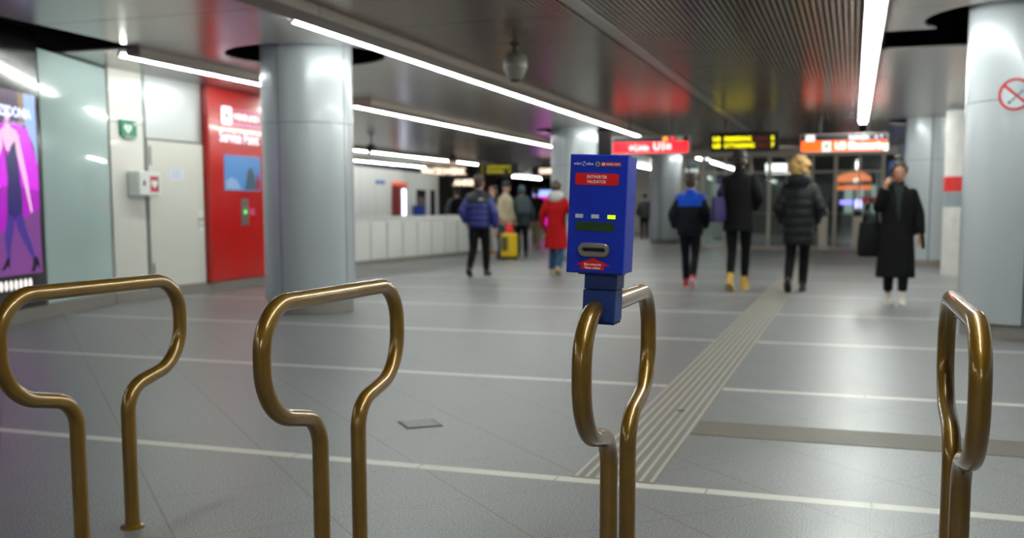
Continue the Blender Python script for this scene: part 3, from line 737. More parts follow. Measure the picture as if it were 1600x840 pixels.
MB().prism([(-hw, a.z), (hw, a.z+.05), (hw, a.z+.14), (hw*.3, c.z), (-hw*.5, c.z-.12), (-hw, a.z+.18)], -.1, .1, frame((0, 0, 0), (1, 0, 0))).build('fascia', em('awning_orange', (255, 140, 90), 1.3), r)
MB().box(-hw, hw, -.1, .1, a.z-.22, a.z-.1, .01).build('lower_band', em('awning_orange2', (255, 120, 60), 1.4), r)
for sx in (-1, 1): MB().box(sx*hw*.95-.04, sx*hw*.95+.04, -.05, .05, 0, a.z, .005).build('leg_post', steel_frame, r)
a = on(1316, 345, 1, 36); c = on(1372, 284, 1, 36)
sh = thing('shop_window', 'pale green lit shop window deep behind the glass front', 'shop front', ((a.x+c.x)/2, 36, 0)); hw = (c.x-a.x)/2
MB().box(-hw, hw, 0, .1, 0, c.z, .01).build('wall_board', mat('shop_wall', (120, 128, 124), .5), sh)
for k in range(3):
    u = -hw+2*hw*k/3; MB().box(u+.05, u+2*hw/3-.05, -.02, -.001, .9, c.z-.1, .005).build('pane', em('pane_pale', (168, 186, 178), .8), sh)
a_ = on(1322, 316, 1, 36); MB().box(a_.x-sh.location.x-.2, a_.x-sh.location.x+.2, -.05, -.021, a_.z-.07, a_.z+.07, .01).build('violet_lamp', em('violet', (150, 130, 255), 3), sh)
a_ = on(1341, 319, 1, 36); MB().box(a_.x-sh.location.x-.1, a_.x-sh.location.x+.1, -.05, -.021, a_.z-.15, a_.z+.15, .01).build('violet_lamp', em('violet2', (190, 180, 255), 4), sh)
a_ = on(1360, 312, 1, 36); MB().box(a_.x-sh.location.x-.3, a_.x-sh.location.x+.25, -.05, -.021, a_.z-.1, a_.z+.1, .01).build('red_board', em('redbrd', (170, 50, 60), .8), sh)
# dark wall panels of the passage beyond the glass
MB().box(-6.5, 4.8, 46, 46.2, 0, 3.3).build('wall_passage', mat('passage_wall', (92, 88, 84), .45, .2), kind='structure')
MB().box(-9.6, -5.6, 44, 44.2, 0, 3.3).build('wall_far', mat('far_wall', (186, 180, 172), .45), kind='structure')
# pale wall behind the doors at left of glass
for x_, lb, c_ in ((on(1140, 300, 1, 37).x, 'pale grey ticket machine beyond the glass behind the tall man', (170, 172, 168)),):
    r = thing('ticket_machine', lb, 'ticket machine', (x_, 37, 0))
    MB().box(-.55, .55, -.3, .3, .05, 2.0, .03).build('body', mat('machine_pale', c_, .4), r)
    MB().box(-.5, .5, -.32, -.301, 1.55, 1.92, .01).build('top_panel', em('machine_top', (200, 200, 200), .9), r)
    MB().box(-.35, .2, -.32, -.301, 1.0, 1.45, .01).build('screen', em('machine_screen', (190, 90, 70), .7), r)
    MB().box(-.5, .5, -.25, .25, 0, .05).build('foot', dark, r)
r = lit_board('platform_sign', 'small black sign with white digits above the boy', on(1070, 261, 1, 29.5).x, on(1090, 261, 1, 29.5).x, 1.98, 2.3, 29.5, (40, 46, 46), .4, '0 50', signw)
for k in (-.12, .12): MB().tube([(k, .06, 2.3), (k, .06, CEIL+.003)], .012, 8).build('hanger_rod', dark, r)

# striped white pier near the right column --------------------------------------------
pr = thing('striped_pier', 'white pier with red and grey bands beside the right column', 'pier', (2.02, 18.3, 0))
def pier_ring(z, g=0): return [Vector((x, y, z)) for x, y in rrect(-.60-g, .9+g, -.25-g, .25+g, .22)]
MB().ring_loft([pier_ring(0), pier_ring(2.7)]).build('body', mat('pier_white', (205, 203, 198), .4, noise=.08, nscale=5), pr, True)
MB().ring_loft([pier_ring(1.385, .003), pier_ring(1.63, .003)]).build('red_band', mat('band_red', (196, 28, 32), .4), pr, True)
MB().ring_loft([pier_ring(1.13, .003), pier_ring(1.383, .003)]).build('grey_band', mat('band_grey', (128, 138, 144), .4), pr, True)

# ------------------------------------------------------------------ left background: partition, booth, boards
pA = Vector((-9.27, 17.0, 0)); pB = Vector((-8.70, 23.4, 0)); FP = frame(pA, pB-pA); LP = (pB-pA).length
LPt = thing('low_partition', 'long low white panelled barrier left of the man in blue jacket', 'barrier', tuple(pA)); W = Matrix.Translation(-pA) @ FP
MB(W).box(0, LP, 0, .09, -.36, -.02).build('plinth', plinth_m, LPt)
n = 10
for k in range(n):
    u0, u1 = LP*k/n+.022, LP*(k+1)/n-.022
    MB(W).box(u0, u1, .09, .83, -.05, 0, .008).build('front_panel', off_white, LPt)
    MB(W).box(u0, u1, .09, .95, -.38, -.335, .008).build('rear_panel', off_white, LPt)
    b = MB(W); b.prism([(0, 0), (1, 0), (1, .02), (0, .02)], 0, 1, Matrix(((u1-u0, 0, 0, u0), (0, 1, 0.115, .832), (0, 0, -.335, 0), (0, 0, 0, 1)))); b.build('sloping_top', mat('top_white', (216, 216, 213), .4), LPt)
MB(W).box(.0, LP, .09, .82, -.33, -.052).build('core', seam_m, LPt)

bA = dep(559, 259, 30); bA.z = 0; bB = dep(685, 275, 38); bB.z = 0; FB = frame(bA, bB-bA); LB = (bB-bA).length
bN = Vector((FB[0][2], FB[1][2], FB[2][2]))
BO = thing('booth', 'white panelled booth behind the low white barrier', 'booth', tuple(bA)); W = Matrix.Translation(-bA) @ FB
def bo(px, py): 
    p = onplane(px, py, bA, bN)-bA; return p.dot(Vector((FB[0][0], FB[1][0], 0))), p.z
for k in range(7):
    u0 = -1.2+(LB+1.2)*k/7+.006; u1 = -1.2+(LB+1.2)*(k+1)/7-.006
    MB(W).box(u0, u1, .05, 2.36, -.06, 0, .004).build('wall_panel', white_paint, BO)
MB(W).box(-1.2, LB, 0, 2.33, -2.2, -.07).build('core', mat('booth_core', (190, 190, 188), .5), BO)
MB(W).box(-1.25, LB+.05, 2.365, 2.40, -2.25, .04, .005).build('roof_edge', mat('roof_grey', (170, 178, 176), .4), BO)
for (p0, p1, y0_, y1_) in ((650.5, 664.5, 296, 336), (672, 679, 297, 336)):
    u0, z1_ = bo(p0, y0_); u1, _ = bo(p1, y0_); _, z0_ = bo(p0, y1_)
    w_ = MB(W).box(u0, u1, .1 if p0 < 660 else .6, z1_, .001, .02, .004).build('window', mat('booth_window', (62, 58, 54), .15, coat=.5), BO)
    MB(W).box(u0+.05, u1-.05, .7, z1_-.25, .0205, .024).build('pane', mat('booth_pane', (128, 120, 122), .2, coat=.6) if p0 < 660 else mat('booth_pane_dark', (70, 60, 48), .2), w_)
u0, z1_ = bo(587, 281); u1, z0_ = bo(601, 288)
MB(W).box(u0, u1, z0_, z1_, .001, .012).build('blue_notice', mat('blue_notice', (86, 120, 180), .5), BO)
u0, z1_ = bo(642, 321); u1, z0_ = bo(650.5, 338)
t_ = thing('waste_bin', 'small blue bin in front of the white booth', 'bin', tuple(FB @ Vector(((u0+u1)/2, 0, .2))))
MB().box(-.17, .17, -.15, .15, 0, z1_-.06, .02).build('body', mat('bin_blue', (14, 62, 160), .4), t_); MB().box(-.18, .18, -.16, .16, z1_-.06, z1_, .02).build('lid', mat('bin_lid', (10, 46, 128), .4), t_)
u0, z1_ = bo(612, 290); u1, z0_ = bo(624.5, 338)
hb = (u1-u0)/2
t_ = thing('vending_machine', 'dark red machine with bright bluish lit front against the white booth', 'machine', tuple(FB @ Vector(((u0+u1)/2, 0, .14))), math.atan2(FB[1][0], FB[0][0]))
MB().box(-hb, hb, -.13, .13, .03, z1_, .012).build('body', mat('machine_red', (120, 22, 26), .4), t_)
MB().box(-hb-.01, hb+.01, -.14, .135, z1_, z1_+.12, .012).build('top_sign', em('machine_orange', (240, 110, 70), .7), t_)
MB().box(-hb*.35, hb*.55, -.15, -.131, .45, z1_-.1, .006).build('lit_front', em('machine_blue_white', (214, 228, 255), 4), t_)
MB().box(-hb+.02, hb-.02, -.12, .12, 0, .03).build('foot', dark, t_)

# dark shop front beyond the booth
a = dep(687, 280, 40.6); c = dep(775, 280, 45)
SF = thing('shuttered_shop', 'dark brown shuttered shop front behind the booth corner', 'shop front', (a.x, a.y, 0), math.atan2(c.y-a.y, c.x-a.x)); Ls = (Vector((c.x, c.y))-Vector((a.x, a.y))).length
MB().box(-.3, Ls, 0, .3, 0, 2.7).build('wall', mat('shop_brown', (48, 40, 36), .6), SF)
b = MB()
for k in range(28): b.box(.05, Ls-.05, -.03, -.001, .1+k*.07, .16+k*.07, .006, 1)
b.build('shutter', mat('shutter_brown', (58, 48, 42), .5, .3), SF)
warm = em('warm_letters', (255, 228, 200), 1.7)
def shop_sign(label, px0, px1, y0_, y1_, dd, nm, glow=warm, txt='Bäckerei'):
    a = dep(px0, y0_, dd); c = dep(px1, y1_, dd); 
    u = Vector((c.x-a.x, c.y-a.y, 0)); L_ = u.length; r = thing(nm, label, 'shop sign', (a.x, a.y, 0), math.atan2(u.y, u.x))
    h = a.z-c.z
    MB().box(-.15, L_+.15, .002, .1, c.z-.08, a.z+.08, .01).build('board', mat('sign_board_dark', (40, 34, 30), .5), r)
    n = max(4, round(L_/(h*.9)))
    text(txt, h*1.25, glow, frame((L_/2, -.004, (a.z+c.z)/2), (1, 0, 0)), r, bold=.02, ext=.004, sx=1.0)
    for k in (.1, .9): MB().tube([(L_*k, .05, a.z+.05), (L_*k, .05, CEIL+.003)], .015, 8).build('hanger_rod', dark, r)
    return r
shop_sign('long row of warm lit letters high behind the booth', 662, 724, 263, 273, 39, 'shop_sign', txt='oooooooo' if False else 'UUUUUUUU' if False else 'DDDDDDD' if False else 'BACKWERK')
shop_sign('short row of warm lit letters above the man in blue jacket', 709, 746, 281, 290, 40, 'shop_sign', txt='ANKER')
shop_sign('warm lit letters beside the column behind the red coat', 838, 868, 264, 271, 34, 'shop_sign', txt='CAFE')

# far departure board
a = dep(744, 256, 27); c = dep(812, 273, 27)
r = thing('departure_board', 'grey departure board with yellow rows above the man in blue jacket', 'display board', ((a.x+c.x)/2, (a.y+c.y)/2, 0)); hw = (Vector((c.x-a.x, c.y-a.y))).length/2
zt, zb = a.z, c.z; W = frame((0, 0, 0), (1, 0, 0))
MB(W).prism(rrect(-hw, hw, zb, zt, .03), -.15, 0).build('housing', mat('board_grey', (58, 58, 58), .4), r)
yel_dim = em('led_text_far', (232, 222, 20), .9)
for k, (nm, mn) in enumerate((('LEOPOLDAU', '3'), ('ALAUDAG', '6'))):
    z = zt-.085-k*.12
    text(nm, .115, yel_dim, W @ T(-hw+.27, z, .004), r, align='LEFT', bold=.0, sx=.9); text(mn, .115, yel_dim, W @ T(hw-.25, z, .004), r, bold=.0); text('1', .115, yel_dim, W @ T(-hw+.14, z, .004), r, bold=.0)
for k in (-.5, .5): MB().tube([(k*hw, .07, zt), (k*hw, .07, CEIL+.003)], .018, 8).build('hanger_rod', dark, r)

# far video wall
a = dep(834, 297, 36); c = dep(872, 330, 36)
r = thing('video_wall', 'far video wall glowing magenta and pale blue behind the person in black', 'screen', ((a.x+c.x)/2, (a.y+c.y)/2, 0)); hw = abs(c.x-a.x)/2+.1
MB().box(-hw, hw, 0, .15, .2, a.z+.1, .01).build('frame', black_gloss, r)
MB().box(-hw+.05, hw-.05, -.006, -.0005, 1.55, a.z, 0).build('upper_image', em('vw_blue', (150, 176, 255), 1.6), r)
MB().box(-hw+.05, hw-.05, -.006, -.0005, .5, 1.545, 0).build('lower_image', em('vw_magenta', (226, 20, 190), 1.3), r)
MB().prism(circ(.42, 1.2, .14, .2), .0061, .009, frame((0, 0, 0), (1, 0, 0))).build('bright_figure', em('vw_white', (240, 200, 255), 1.8), r)

# hanging loudspeakers in the far row of tubes
for px_, py_, lb in ((580, 215, 'dark loudspeaker hanging near the far tube row, beside the left column'), (707, 232, 'dark loudspeaker hanging between the far tube rows')):
    p = on(px_, py_, 2, CEIL); r = thing('ceiling_loudspeaker', lb, 'loudspeaker', (p.x, p.y, CEIL))
    MB().tube([(0, 0, .003), (0, 0, -.16)], .02, 10).build('stem', dark, r)
    MB().lathe([(.06, -.15), (.10, -.19), (.11, -.30), (.10, -.33), (.02, -.33)], 24).build('housing', mat('speaker_dark', (40, 36, 34), .5), r, True)

# ------------------------------------------------------------------ people
skin_m = mat('skin', (196, 150, 126), .5); skin_b = mat('skin_dark', (168, 118, 92), .5)
hair_dk = mat('hair_dark', (34, 24, 20), .55, bump=.4, bscale=60); hair_br = mat('hair_brown', (62, 44, 32), .55, bump=.4, bscale=60)
hair_bl = mat('hair_blond', (176, 140, 82), .6, noise=.35, nscale=40, bump=.6, bscale=70)
def ik(a, c, l1, l2, pole):
    a, c, pole = Vector(a), Vector(c), Vector(pole); d = c-a; L_ = min(d.length, (l1+l2)*.999); u = d.normalized()
    x = (l1*l1-l2*l2+L_*L_)/(2*L_); h = math.sqrt(max(l1*l1-x*x, 1e-6)); p = (pole-u*pole.dot(u)).normalized()
    return a+u*x+p*h
def lerp(a, b_, t): return Vector(a)*(1-t)+Vector(b_)*t
def ering(z, rx, ry, cx=0, cy=0, n=28, sq=2.3):
    P = []
    for k in range(n):
        a = 2*PI*k/n; ca, sa = math.cos(a), math.sin(a)
        P.append(Vector((cx+rx*math.copysign(abs(ca)**(2/sq), ca), cy+ry*math.copysign(abs(sa)**(2/sq), sa), z)))
    return P
def hand(mb, wr, d, nrm, curl=.5, side=1, k=1.0):
    # palm, four unequal fingers and a thumb; d = direction of the hand, nrm = back of the hand
    d = Vector(d).normalized(); nrm = Vector(nrm); nrm = (nrm-d*nrm.dot(d)).normalized(); s_ = d.cross(nrm)*side
    wr = Vector(wr)
    for q in (-1.5, -.5, .5, 1.5):
        mb.tube([wr-d*.01+s_*q*.009, wr+d*.05*k+s_*q*.017, wr+d*.085*k+s_*q*.0205], [.016, .0155, .0115], 8, round_ends=True)
    ls = (.074, .082, .076, .06)
    for i, q in enumerate((1.5, .5, -.5, -1.5)):
        b0 = wr+d*.088*k+s_*q*.0215; L_ = ls[i]*k; a = 0; p = b0; pts = [wr+d*.07*k+s_*q*.02, p]
        for seg, f_ in ((.45, .7), (.32, 1.0), (.23, .8)):
            a += curl*f_; p = p+(d*math.cos(a)-nrm*math.sin(a))*L_*seg+s_*q*.0012; pts.append(p)
        mb.tube(pts, [.0095, .0092, .0085, .0078, .0068], 8, round_ends=True)
    t0 = wr+d*.025+s_*.024; t1 = t0+d*.028+s_*.026-nrm*.006; t2 = t1+d*.03+s_*.008-nrm*.012*(1+curl); t3 = t2+d*.022-nrm*.008
    mb.tube([t0, t1, t2, t3], [.014, .0115, .0095, .008], 8, round_ends=True)
def person(label, loc, rz, H, coat, trousers, shoes, hair, skin=skin_m, feetL=(-.09, 0, 0, 0), feetR=(.09, 0, 0, 0),
           armL=((-.27, -.03, 1.13), (-.26, .08, .88)), armR=((.27, -.03, 1.13), (.26, .08, .88)), face=False, detail=True, headtilt=0.0,
           legr=1.0, hands=(True, True), curl=.55, handdir=None, headturn=0.0):
    S = H/1.75; P = thing('person', label, 'person', loc, rz); SM = Matrix.Scale(S, 4)
    vx = .0065 if detail else .011
    shL, shR = Vector((-.158, -.005, 1.378)), Vector((.158, -.005, 1.378))
    legs = []
    for sg, f in ((-1, feetL), (1, feetR)):
        hip = Vector((sg*.09, 0, .90)); ank = Vector((f[0], f[1]-.03, .085+f[2])); kn = ik(hip, ank, .42, .41, (0, 1, 0)); legs.append((hip, kn, ank, f))
    # ---- body
    b = MB(SM)
    b.ring_loft([ering(z, rx, ry, 0, cy) for z, rx, ry, cy in ((.82, .10, .07, 0), (.88, .155, .10, 0), (.96, .16, .105, 0), (1.08, .135, .092, .005), (1.24, .155, .105, .005), (1.34, .16, .095, 0), (1.395, .12, .075, -.005), (1.43, .065, .058, -.008), (1.50, .054, .056, 0), (1.57, .05, .054, .008))])
    HT = T(0, .0, 1.498) @ Matrix.Scale(1.05, 4) @ Matrix.Rotation(headturn, 4, 'Z') @ Matrix.Rotation(headtilt, 4, 'X') @ T(0, 0, -1.52)
    b2 = MB(SM @ HT)
    b2.bm.free(); b2.bm = b.bm
    b2.ell((0, .012, 1.655), (.074, .093, .098), 20, 14); b2.ell((0, .032, 1.585), (.056, .066, .062), 16, 10)
    b2.ell((0, .078, 1.555), (.026, .02, .02)); b2.ell((0, .06, 1.60), (.05, .05, .035))
    b2.tube([(0, .098, 1.645), (0, .112, 1.612), (0, .106, 1.604)], [.009, .014, .012], 8, round_ends=True)
    b2.ell((-.012, .1, 1.608), (.009, .01, .008), 8, 6); b2.ell((.012, .1, 1.608), (.009, .01, .008), 8, 6)
    b2.ell((0, .09, 1.664), (.05, .014, .011), 12, 6)
    for sg in (-1, 1): b2.ell((sg*.077, .0, 1.622), (.012, .022, .032), 10, 8)
    for hip, kn, ank, f in legs:
        b.tube([hip+Vector((0, 0, .02)), lerp(hip, kn, .5), kn, lerp(kn, ank, .35), ank], [.082, .07, .052, .05, .034], 14, round_ends=True)
        b.tube([ank, ank+Vector((0, .09, -.035)), ank+Vector((0, .13, -.05))], [.03, .022, .016], 10, round_ends=True)
    for sg, sh, (el, wr), on_ in ((-1, shL, armL, hands[0]), (1, shR, armR, hands[1])):
        el, wr = Vector(el), Vector(wr)
        b.tube([sh, lerp(sh, el, .5), el, lerp(el, wr, .4), wr], [.046, .042, .035, .033, .024], 12, round_ends=True)
        if on_:
            if handdir and handdir[0 if sg < 0 else 1]: d, nr, cu, sd = handdir[0 if sg < 0 else 1]
            else: d = (wr-el).normalized()*.6+Vector((0, .02, -.4)); nr = Vector((sg, -.15, 0)); cu = curl; sd = sg
            hand(b, wr, d, nr, cu, sd)
        else: b.ell(wr+(wr-el).normalized()*.01, (.026, .026, .03))
    remeshed(b, 'body', skin, P, vx, 3, .5)
    # ---- trousers
    b = MB(SM); b.ring_loft([ering(z, rx, ry) for z, rx, ry in ((.80, .11, .085), (.86, .172, .118), (.95, .178, .122), (1.02, .16, .115))])
    tw, tk, ta = trousers.get('r', (.095, .066, .05))
    for hip, kn, ank, f in legs:
        b.tube([hip+Vector((0, 0, .03)), lerp(hip, kn, .5), kn, lerp(kn, ank, .4), lerp(kn, ank, trousers.get('len', .97))], [tw, (tw+tk)/2+.006, tk, (tk*.45+ta*.55)+.006, ta], 14)
    remeshed(b, 'trousers', trousers['mat'], P, .010 if detail else .013, 3)
    # ---- shoes
    for hip, kn, ank, f in legs:
        pit = f[3]; R_ = T(*ank) @ Matrix.Rotation(-pit, 4, 'X') @ Matrix.Rotation(-f[4] if len(f) > 4 else 0, 4, 'Z')
        top = shoes.get('top', .06)
        b = MB(SM @ R_)
        b.ring_loft([ering(z, rx, ry, 0, cy, 20) for z, rx, ry, cy in ((-.085, .044, .135, .055), (-.07, .05, .142, .056), (-.05, .049, .135, .05), (-.02, .044, .095, .02), (.0, .043, .06, 0), (top, .046, .05, -.004))])
        so = remeshed(b, 'shoe', shoes['mat'], P, .008, 3)
        if 'sole' in shoes:
            b = MB(SM @ R_); b.ring_loft([ering(z, rx, ry, 0, .056, 20) for z, rx, ry in ((-.087, .049, .141), (-.066, .053, .145))]); b.build('sole', shoes['sole'], so, True)
    # ---- coat
    b = MB(SM); prof = coat['prof']
    rings = []; q = coat.get('quilt', 0); qa = coat.get('qa', .012)
    zs = [p[0] for p in prof]; nz = 60 if q else 26
    for i in range(nz+1):
        z = zs[0]+(zs[-1]-zs[0])*i/nz
        rx = np.interp(z, zs, [p[1] for p in prof]); ry = np.interp(z, zs, [p[2] for p in prof]); cy = np.interp(z, zs, [(p[3] if len(p) > 3 else 0) for p in prof])
        if q and z < 1.40: g = qa*(abs(math.sin(PI*(z-zs[0])/q))**.6-.6); rx += g; ry += g
        rings.append(ering(z, rx, ry, 0, cy, 32))
    b.ring_loft(rings)
    sr = coat.get('sleeve', (.068, .058, .048))
    for sg, sh, (el, wr) in ((-1, shL, armL), (1, shR, armR)):
        el, wr = Vector(el), Vector(wr); end = coat.get('cuff', .96 if hands[0 if sg < 0 else 1] else 1.1); st0 = Vector((sg*(.215-sr[0]*.75), -.005, 1.438-sr[0]*.9))
        pts = []; rad = []
        m_ = 30 if q else 10
        for i in range(m_+1):
            t = i/m_
            if t < .5: p = lerp(st0, el, t*2)
            else: p = lerp(el, wr, (t-.5)*2*end)
            r_ = np.interp(t, (0, .5, 1), sr)
            if q: r_ += qa*(abs(math.sin(PI*t*.55/q))**.6-.6)
            pts.append(p); rad.append(r_)
        # soften the elbow
        pts = [pts[0]]+[(pts[i-1]+pts[i]*2+pts[i+1])/4 for i in range(1, len(pts)-1)]+[pts[-1]]
        b.tube(pts, rad, 14, round_ends=False)
        b.ell(st0, (sr[0]*1.05, sr[0]*1.0, sr[0]*.95), 14, 10)
    if coat.get('collar'):
        b.ring_loft([ering(z, r_, r_*1.02, 0, -.005, 20) for z, r_ in ((1.40, .10), (1.46, .078), (1.46+coat['collar'], .07))])
    co = remeshed(b, coat.get('name', 'coat'), coat['mat'], P, .010 if detail else .013, coat.get('smooth', 4))
    if 'yoke' in coat:
        b = MB(SM); y0_, y1_, g = coat['yoke']
        rr = []
        for i in range(9):
            z = y0_+(y1_-y0_)*i/8; rr.append(ering(z, np.interp(z, zs, [p[1] for p in prof])+g, np.interp(z, zs, [p[2] for p in prof])+g, 0, 0, 32))
        b.ring_loft(rr)
        for sg, sh, (el, wr) in ((-1, shL, armL), (1, shR, armR)):
            b.ell((sg*(.215-sr[0]*.75), -.005, 1.438-sr[0]*.9), (sr[0]*1.05+g, sr[0]*1.05+g, sr[0]*.95+g), 14, 10)
        if coat.get('collar'): b.ring_loft([ering(z, r_+g, r_*1.02+g, 0, -.005, 20) for z, r_ in ((1.40, .10), (1.46, .078), (1.46+coat['collar']+.004, .07))])
        remeshed(b, 'yoke', coat['yoke_mat'], co, .011, 3)
    if 'hood' in coat:
        b = MB(SM); hm, sz = coat['hood']
        b.ell((0, -.095, 1.47), (.135*sz, .065*sz, .10*sz), 18, 12); b.tube([(-.10*sz, -.04, 1.50), (-.06, -.12, 1.50), (.06, -.12, 1.50), (.10*sz, -.04, 1.50)], .045*sz, 10, round_ends=True)
        b.tube([(-.10*sz, -.03, 1.49), (-.085*sz, .05, 1.46), (-.03, .08, 1.43)], .032, 10, round_ends=True); b.tube([(.10*sz, -.03, 1.49), (.085*sz, .05, 1.46), (.03, .08, 1.43)], .032, 10, round_ends=True)
        remeshed(b, 'hood', hm, P, .012, 3)
    # ---- hair
    b = MB(SM @ HT); k = hair['kind']
    if k in ('short', 'bun'):
        b.ell((0, -.010, 1.68), (.088, .100, .098), 20, 12); b.ell((0, -.04, 1.63), (.082, .074, .082), 16, 10)
        rnd = random.Random(len(label))
        for i in range(46):
            a = rnd.uniform(0, 2*PI); e = rnd.uniform(-.3, 1.4)
            if math.sin(a) > .2 and e < .6: continue
            b.ell((.086*math.cos(a)*math.cos(e), -.012+.098*math.sin(a)*math.cos(e), 1.68+.097*math.sin(e)), (.02, .022, .012), 8, 6)
        if k == 'bun':
            b.ell((0, -.045, 1.80) if hair.get('top') else (0, -.10, 1.66), (.058, .052, .046), 14, 10)
            if hair.get('top'): b.ell((0, -.03, 1.665), (.105, .085, .085), 18, 12)
    elif k == 'curly':
        rnd = random.Random(3)
        b.ell((0, -.02, 1.67), (.105, .11, .11), 18, 12)
        for i in range(90):
            a = rnd.uniform(0, 2*PI); e = rnd.uniform(-.75, 1.45); rr = .11
            if math.sin(a) > .35 and e < .5: continue
            b.ell((.118*math.cos(a)*math.cos(e), -.02+.125*math.sin(a)*math.cos(e), 1.665+.125*math.sin(e)), (.03, .03, .034), 8, 6)
    elif k == 'cap':
        b.ell((0, -.03, 1.63), (.078, .072, .07), 16, 10)
    elif k == 'long':
        b.ell((0, -.01, 1.675), (.088, .098, .096), 20, 12); b.ring_loft([ering(z, rx, ry, 0, -.055) for z, rx, ry in ((1.40, .07, .03), (1.5, .095, .05), (1.62, .09, .06), (1.68, .07, .05))])
    ho = remeshed(b, 'hair', hair['mat'], P, .009, 3)
    if k == 'cap':
        b = MB(SM @ HT); b.ring_loft([ering(z, rx, ry, 0, .0, 24) for z, rx, ry in ((1.66, .084, .10), (1.70, .086, .102), (1.75, .075, .09), (1.775, .04, .05))]); b.build('cap', hair['cap'], P, True)
        b = MB(SM @ HT); b.ring_loft([ering(z, .06, .055, 0, .12, 20) for z in (1.672, 1.682)]); b.build('cap_peak', hair['cap'], P, True)
    if face:
        for sg in (-1, 1):
            MB(SM @ HT).ell((sg*.031, .091, 1.643), (.013, .007, .007), 10, 8).build('eye', mat('eye_white', (210, 205, 198), .3), P, True)
            MB(SM @ HT).ell((sg*.031, .0965, 1.642), (.006, .004, .006), 10, 8).build('pupil', mat('pupil', (30, 20, 16), .2), P, True)
            MB(SM @ HT).tube([(sg*.016, .1, 1.662), (sg*.033, .1, 1.666), (sg*.05, .088, 1.66)], .0035, 6).build('eyebrow', hair['mat'], P, True)
        MB(SM @ HT).tube([(-.024, .092, 1.576), (-.01, .1, 1.579), (0, .101, 1.577), (.01, .1, 1.579), (.024, .092, 1.576)], [.003, .006, .0065, .006, .003], 8, flat=.7).build('lips', mat('lips', (160, 82, 76), .4), P, True)
    return P

blk = cloth('cloth_black', (8, 8, 9)); blk2 = cloth('cloth_charcoal', (14, 14, 15), .8)
trou = cloth('trousers_black', (9, 9, 11), .75, .6, 9); trou2 = cloth('trousers_navy_black', (10, 13, 20), .75, .6, 9)
jeans = cloth('jeans_blue', (52, 78, 112), .8, .6, 9)
def F(px, py): p = fl(px, py); return (p.x, p.y, 0)

# man in blue puffer jacket
PX = [(.84, .185, .14), (.90, .20, .155), (1.0, .21, .16), (1.2, .22, .165), (1.34, .215, .15), (1.42, .16, .115), (1.47, .085, .08)]
PUF = person('person in a blue puffer jacket with black shoulder yoke walking away', F(749, 430.5), .02, 1.66,
       dict(name='jacket', mat=mat('puffer_blue', (28, 38, 110), .5, bump=.15, bscale=25), prof=PX, quilt=.105, qa=.017, sleeve=(.088, .076, .058), collar=.05, smooth=2, yoke=(1.27, 1.46, .012), yoke_mat=mat('yoke_black', (22, 24, 38), .6), cuff=.9),
       dict(mat=trou, r=(.10, .075, .055)), dict(mat=mat('shoe_black', (18, 17, 17), .5)), dict(kind='short', mat=hair_br), feetL=(-.10, -.22, .05, .6), feetR=(.09, .16, 0, 0),
       armL=((-.285, -.08, 1.12), (-.235, .02, .92)), armR=((.285, -.03, 1.10), (.285, .06, .82)))
LM = Matrix.Scale(1.66/1.75, 4) @ frame((.115, -.168, 1.335), (1, .18, 0), (0, .15, 1))
b = MB(LM)
for r0_, r1_ in ((.010, .018), (.022, .030), (.034, .042)):
    b.prism([(-.02+r1_*math.cos(a), -.02+r1_*math.sin(a)) for a in [PI/2*k/8 for k in range(9)]]+[(-.02+r0_*math.cos(a), -.02+r0_*math.sin(a)) for a in [PI/2*k/8 for k in range(8, -1, -1)]], -.02, .008)
for k in range(3): b.box(-.062, -.026, -.018+k*.014, -.010+k*.014, -.02, .008)
b.build('shoulder_logo', mat('logo_white', (225, 225, 228), .5), PUF, label='small white embroidered mark')
# woman in red coat
PXr = [(.50, .235, .17), (.70, .215, .155), (1.0, .175, .13), (1.06, .17, .125), (1.25, .195, .135), (1.36, .19, .125), (1.42, .13, .10), (1.46, .08, .075)]
red_c = cloth('coat_red', (172, 14, 18), .7, .6)
person('person in a red coat with white furry hood walking away', F(869, 429), .03, 1.57,
       dict(mat=red_c, prof=PXr, sleeve=(.072, .062, .05), hood=(mat('fur_white', (205, 200, 196), .9, bump=.8, bscale=60), 1.1)),
       dict(mat=jeans, r=(.092, .068, .068)), dict(mat=mat('shoe_beige', (176, 150, 122), .6)), dict(kind='bun', mat=hair_br), feetL=(-.085, .05, 0, 0), feetR=(.095, -.2, .05, .5),
       armL=((-.27, -.04, 1.13), (-.28, .05, .88)), armR=((.29, -.02, 1.14), (.25, .15, 1.0)))
# boy
PXb = [(.80, .19, .14), (.88, .205, .15), (1.05, .21, .15), (1.25, .22, .15), (1.36, .21, .135), (1.42, .14, .10), (1.46, .085, .08)]
person('boy in a navy jacket with bright blue shoulders walking away', F(1077, 449), .05, 1.60,
       dict(name='jacket', mat=cloth('jacket_navy', (9, 13, 23), .6, .6), prof=PXb, sleeve=(.088, .078, .062), collar=.05, yoke=(1.245, 1.46, .008), yoke_mat=cloth('yoke_blue', (16, 72, 190), .55, .5), cuff=.95),
       dict(mat=trou2, r=(.088, .062, .052)), dict(mat=mat('shoe_red', (178, 34, 44), .5), sole=mat('sole_pale', (220, 190, 190), .6)), dict(kind='short', mat=hair_br), feetL=(-.06, .15, 0, 0), feetR=(.07, -.2, .07, .8),
       armL=((-.275, -.05, 1.13), (-.225, .04, .92)), armR=((.275, -.05, 1.13), (.21, .10, .93)), hands=(False, False))
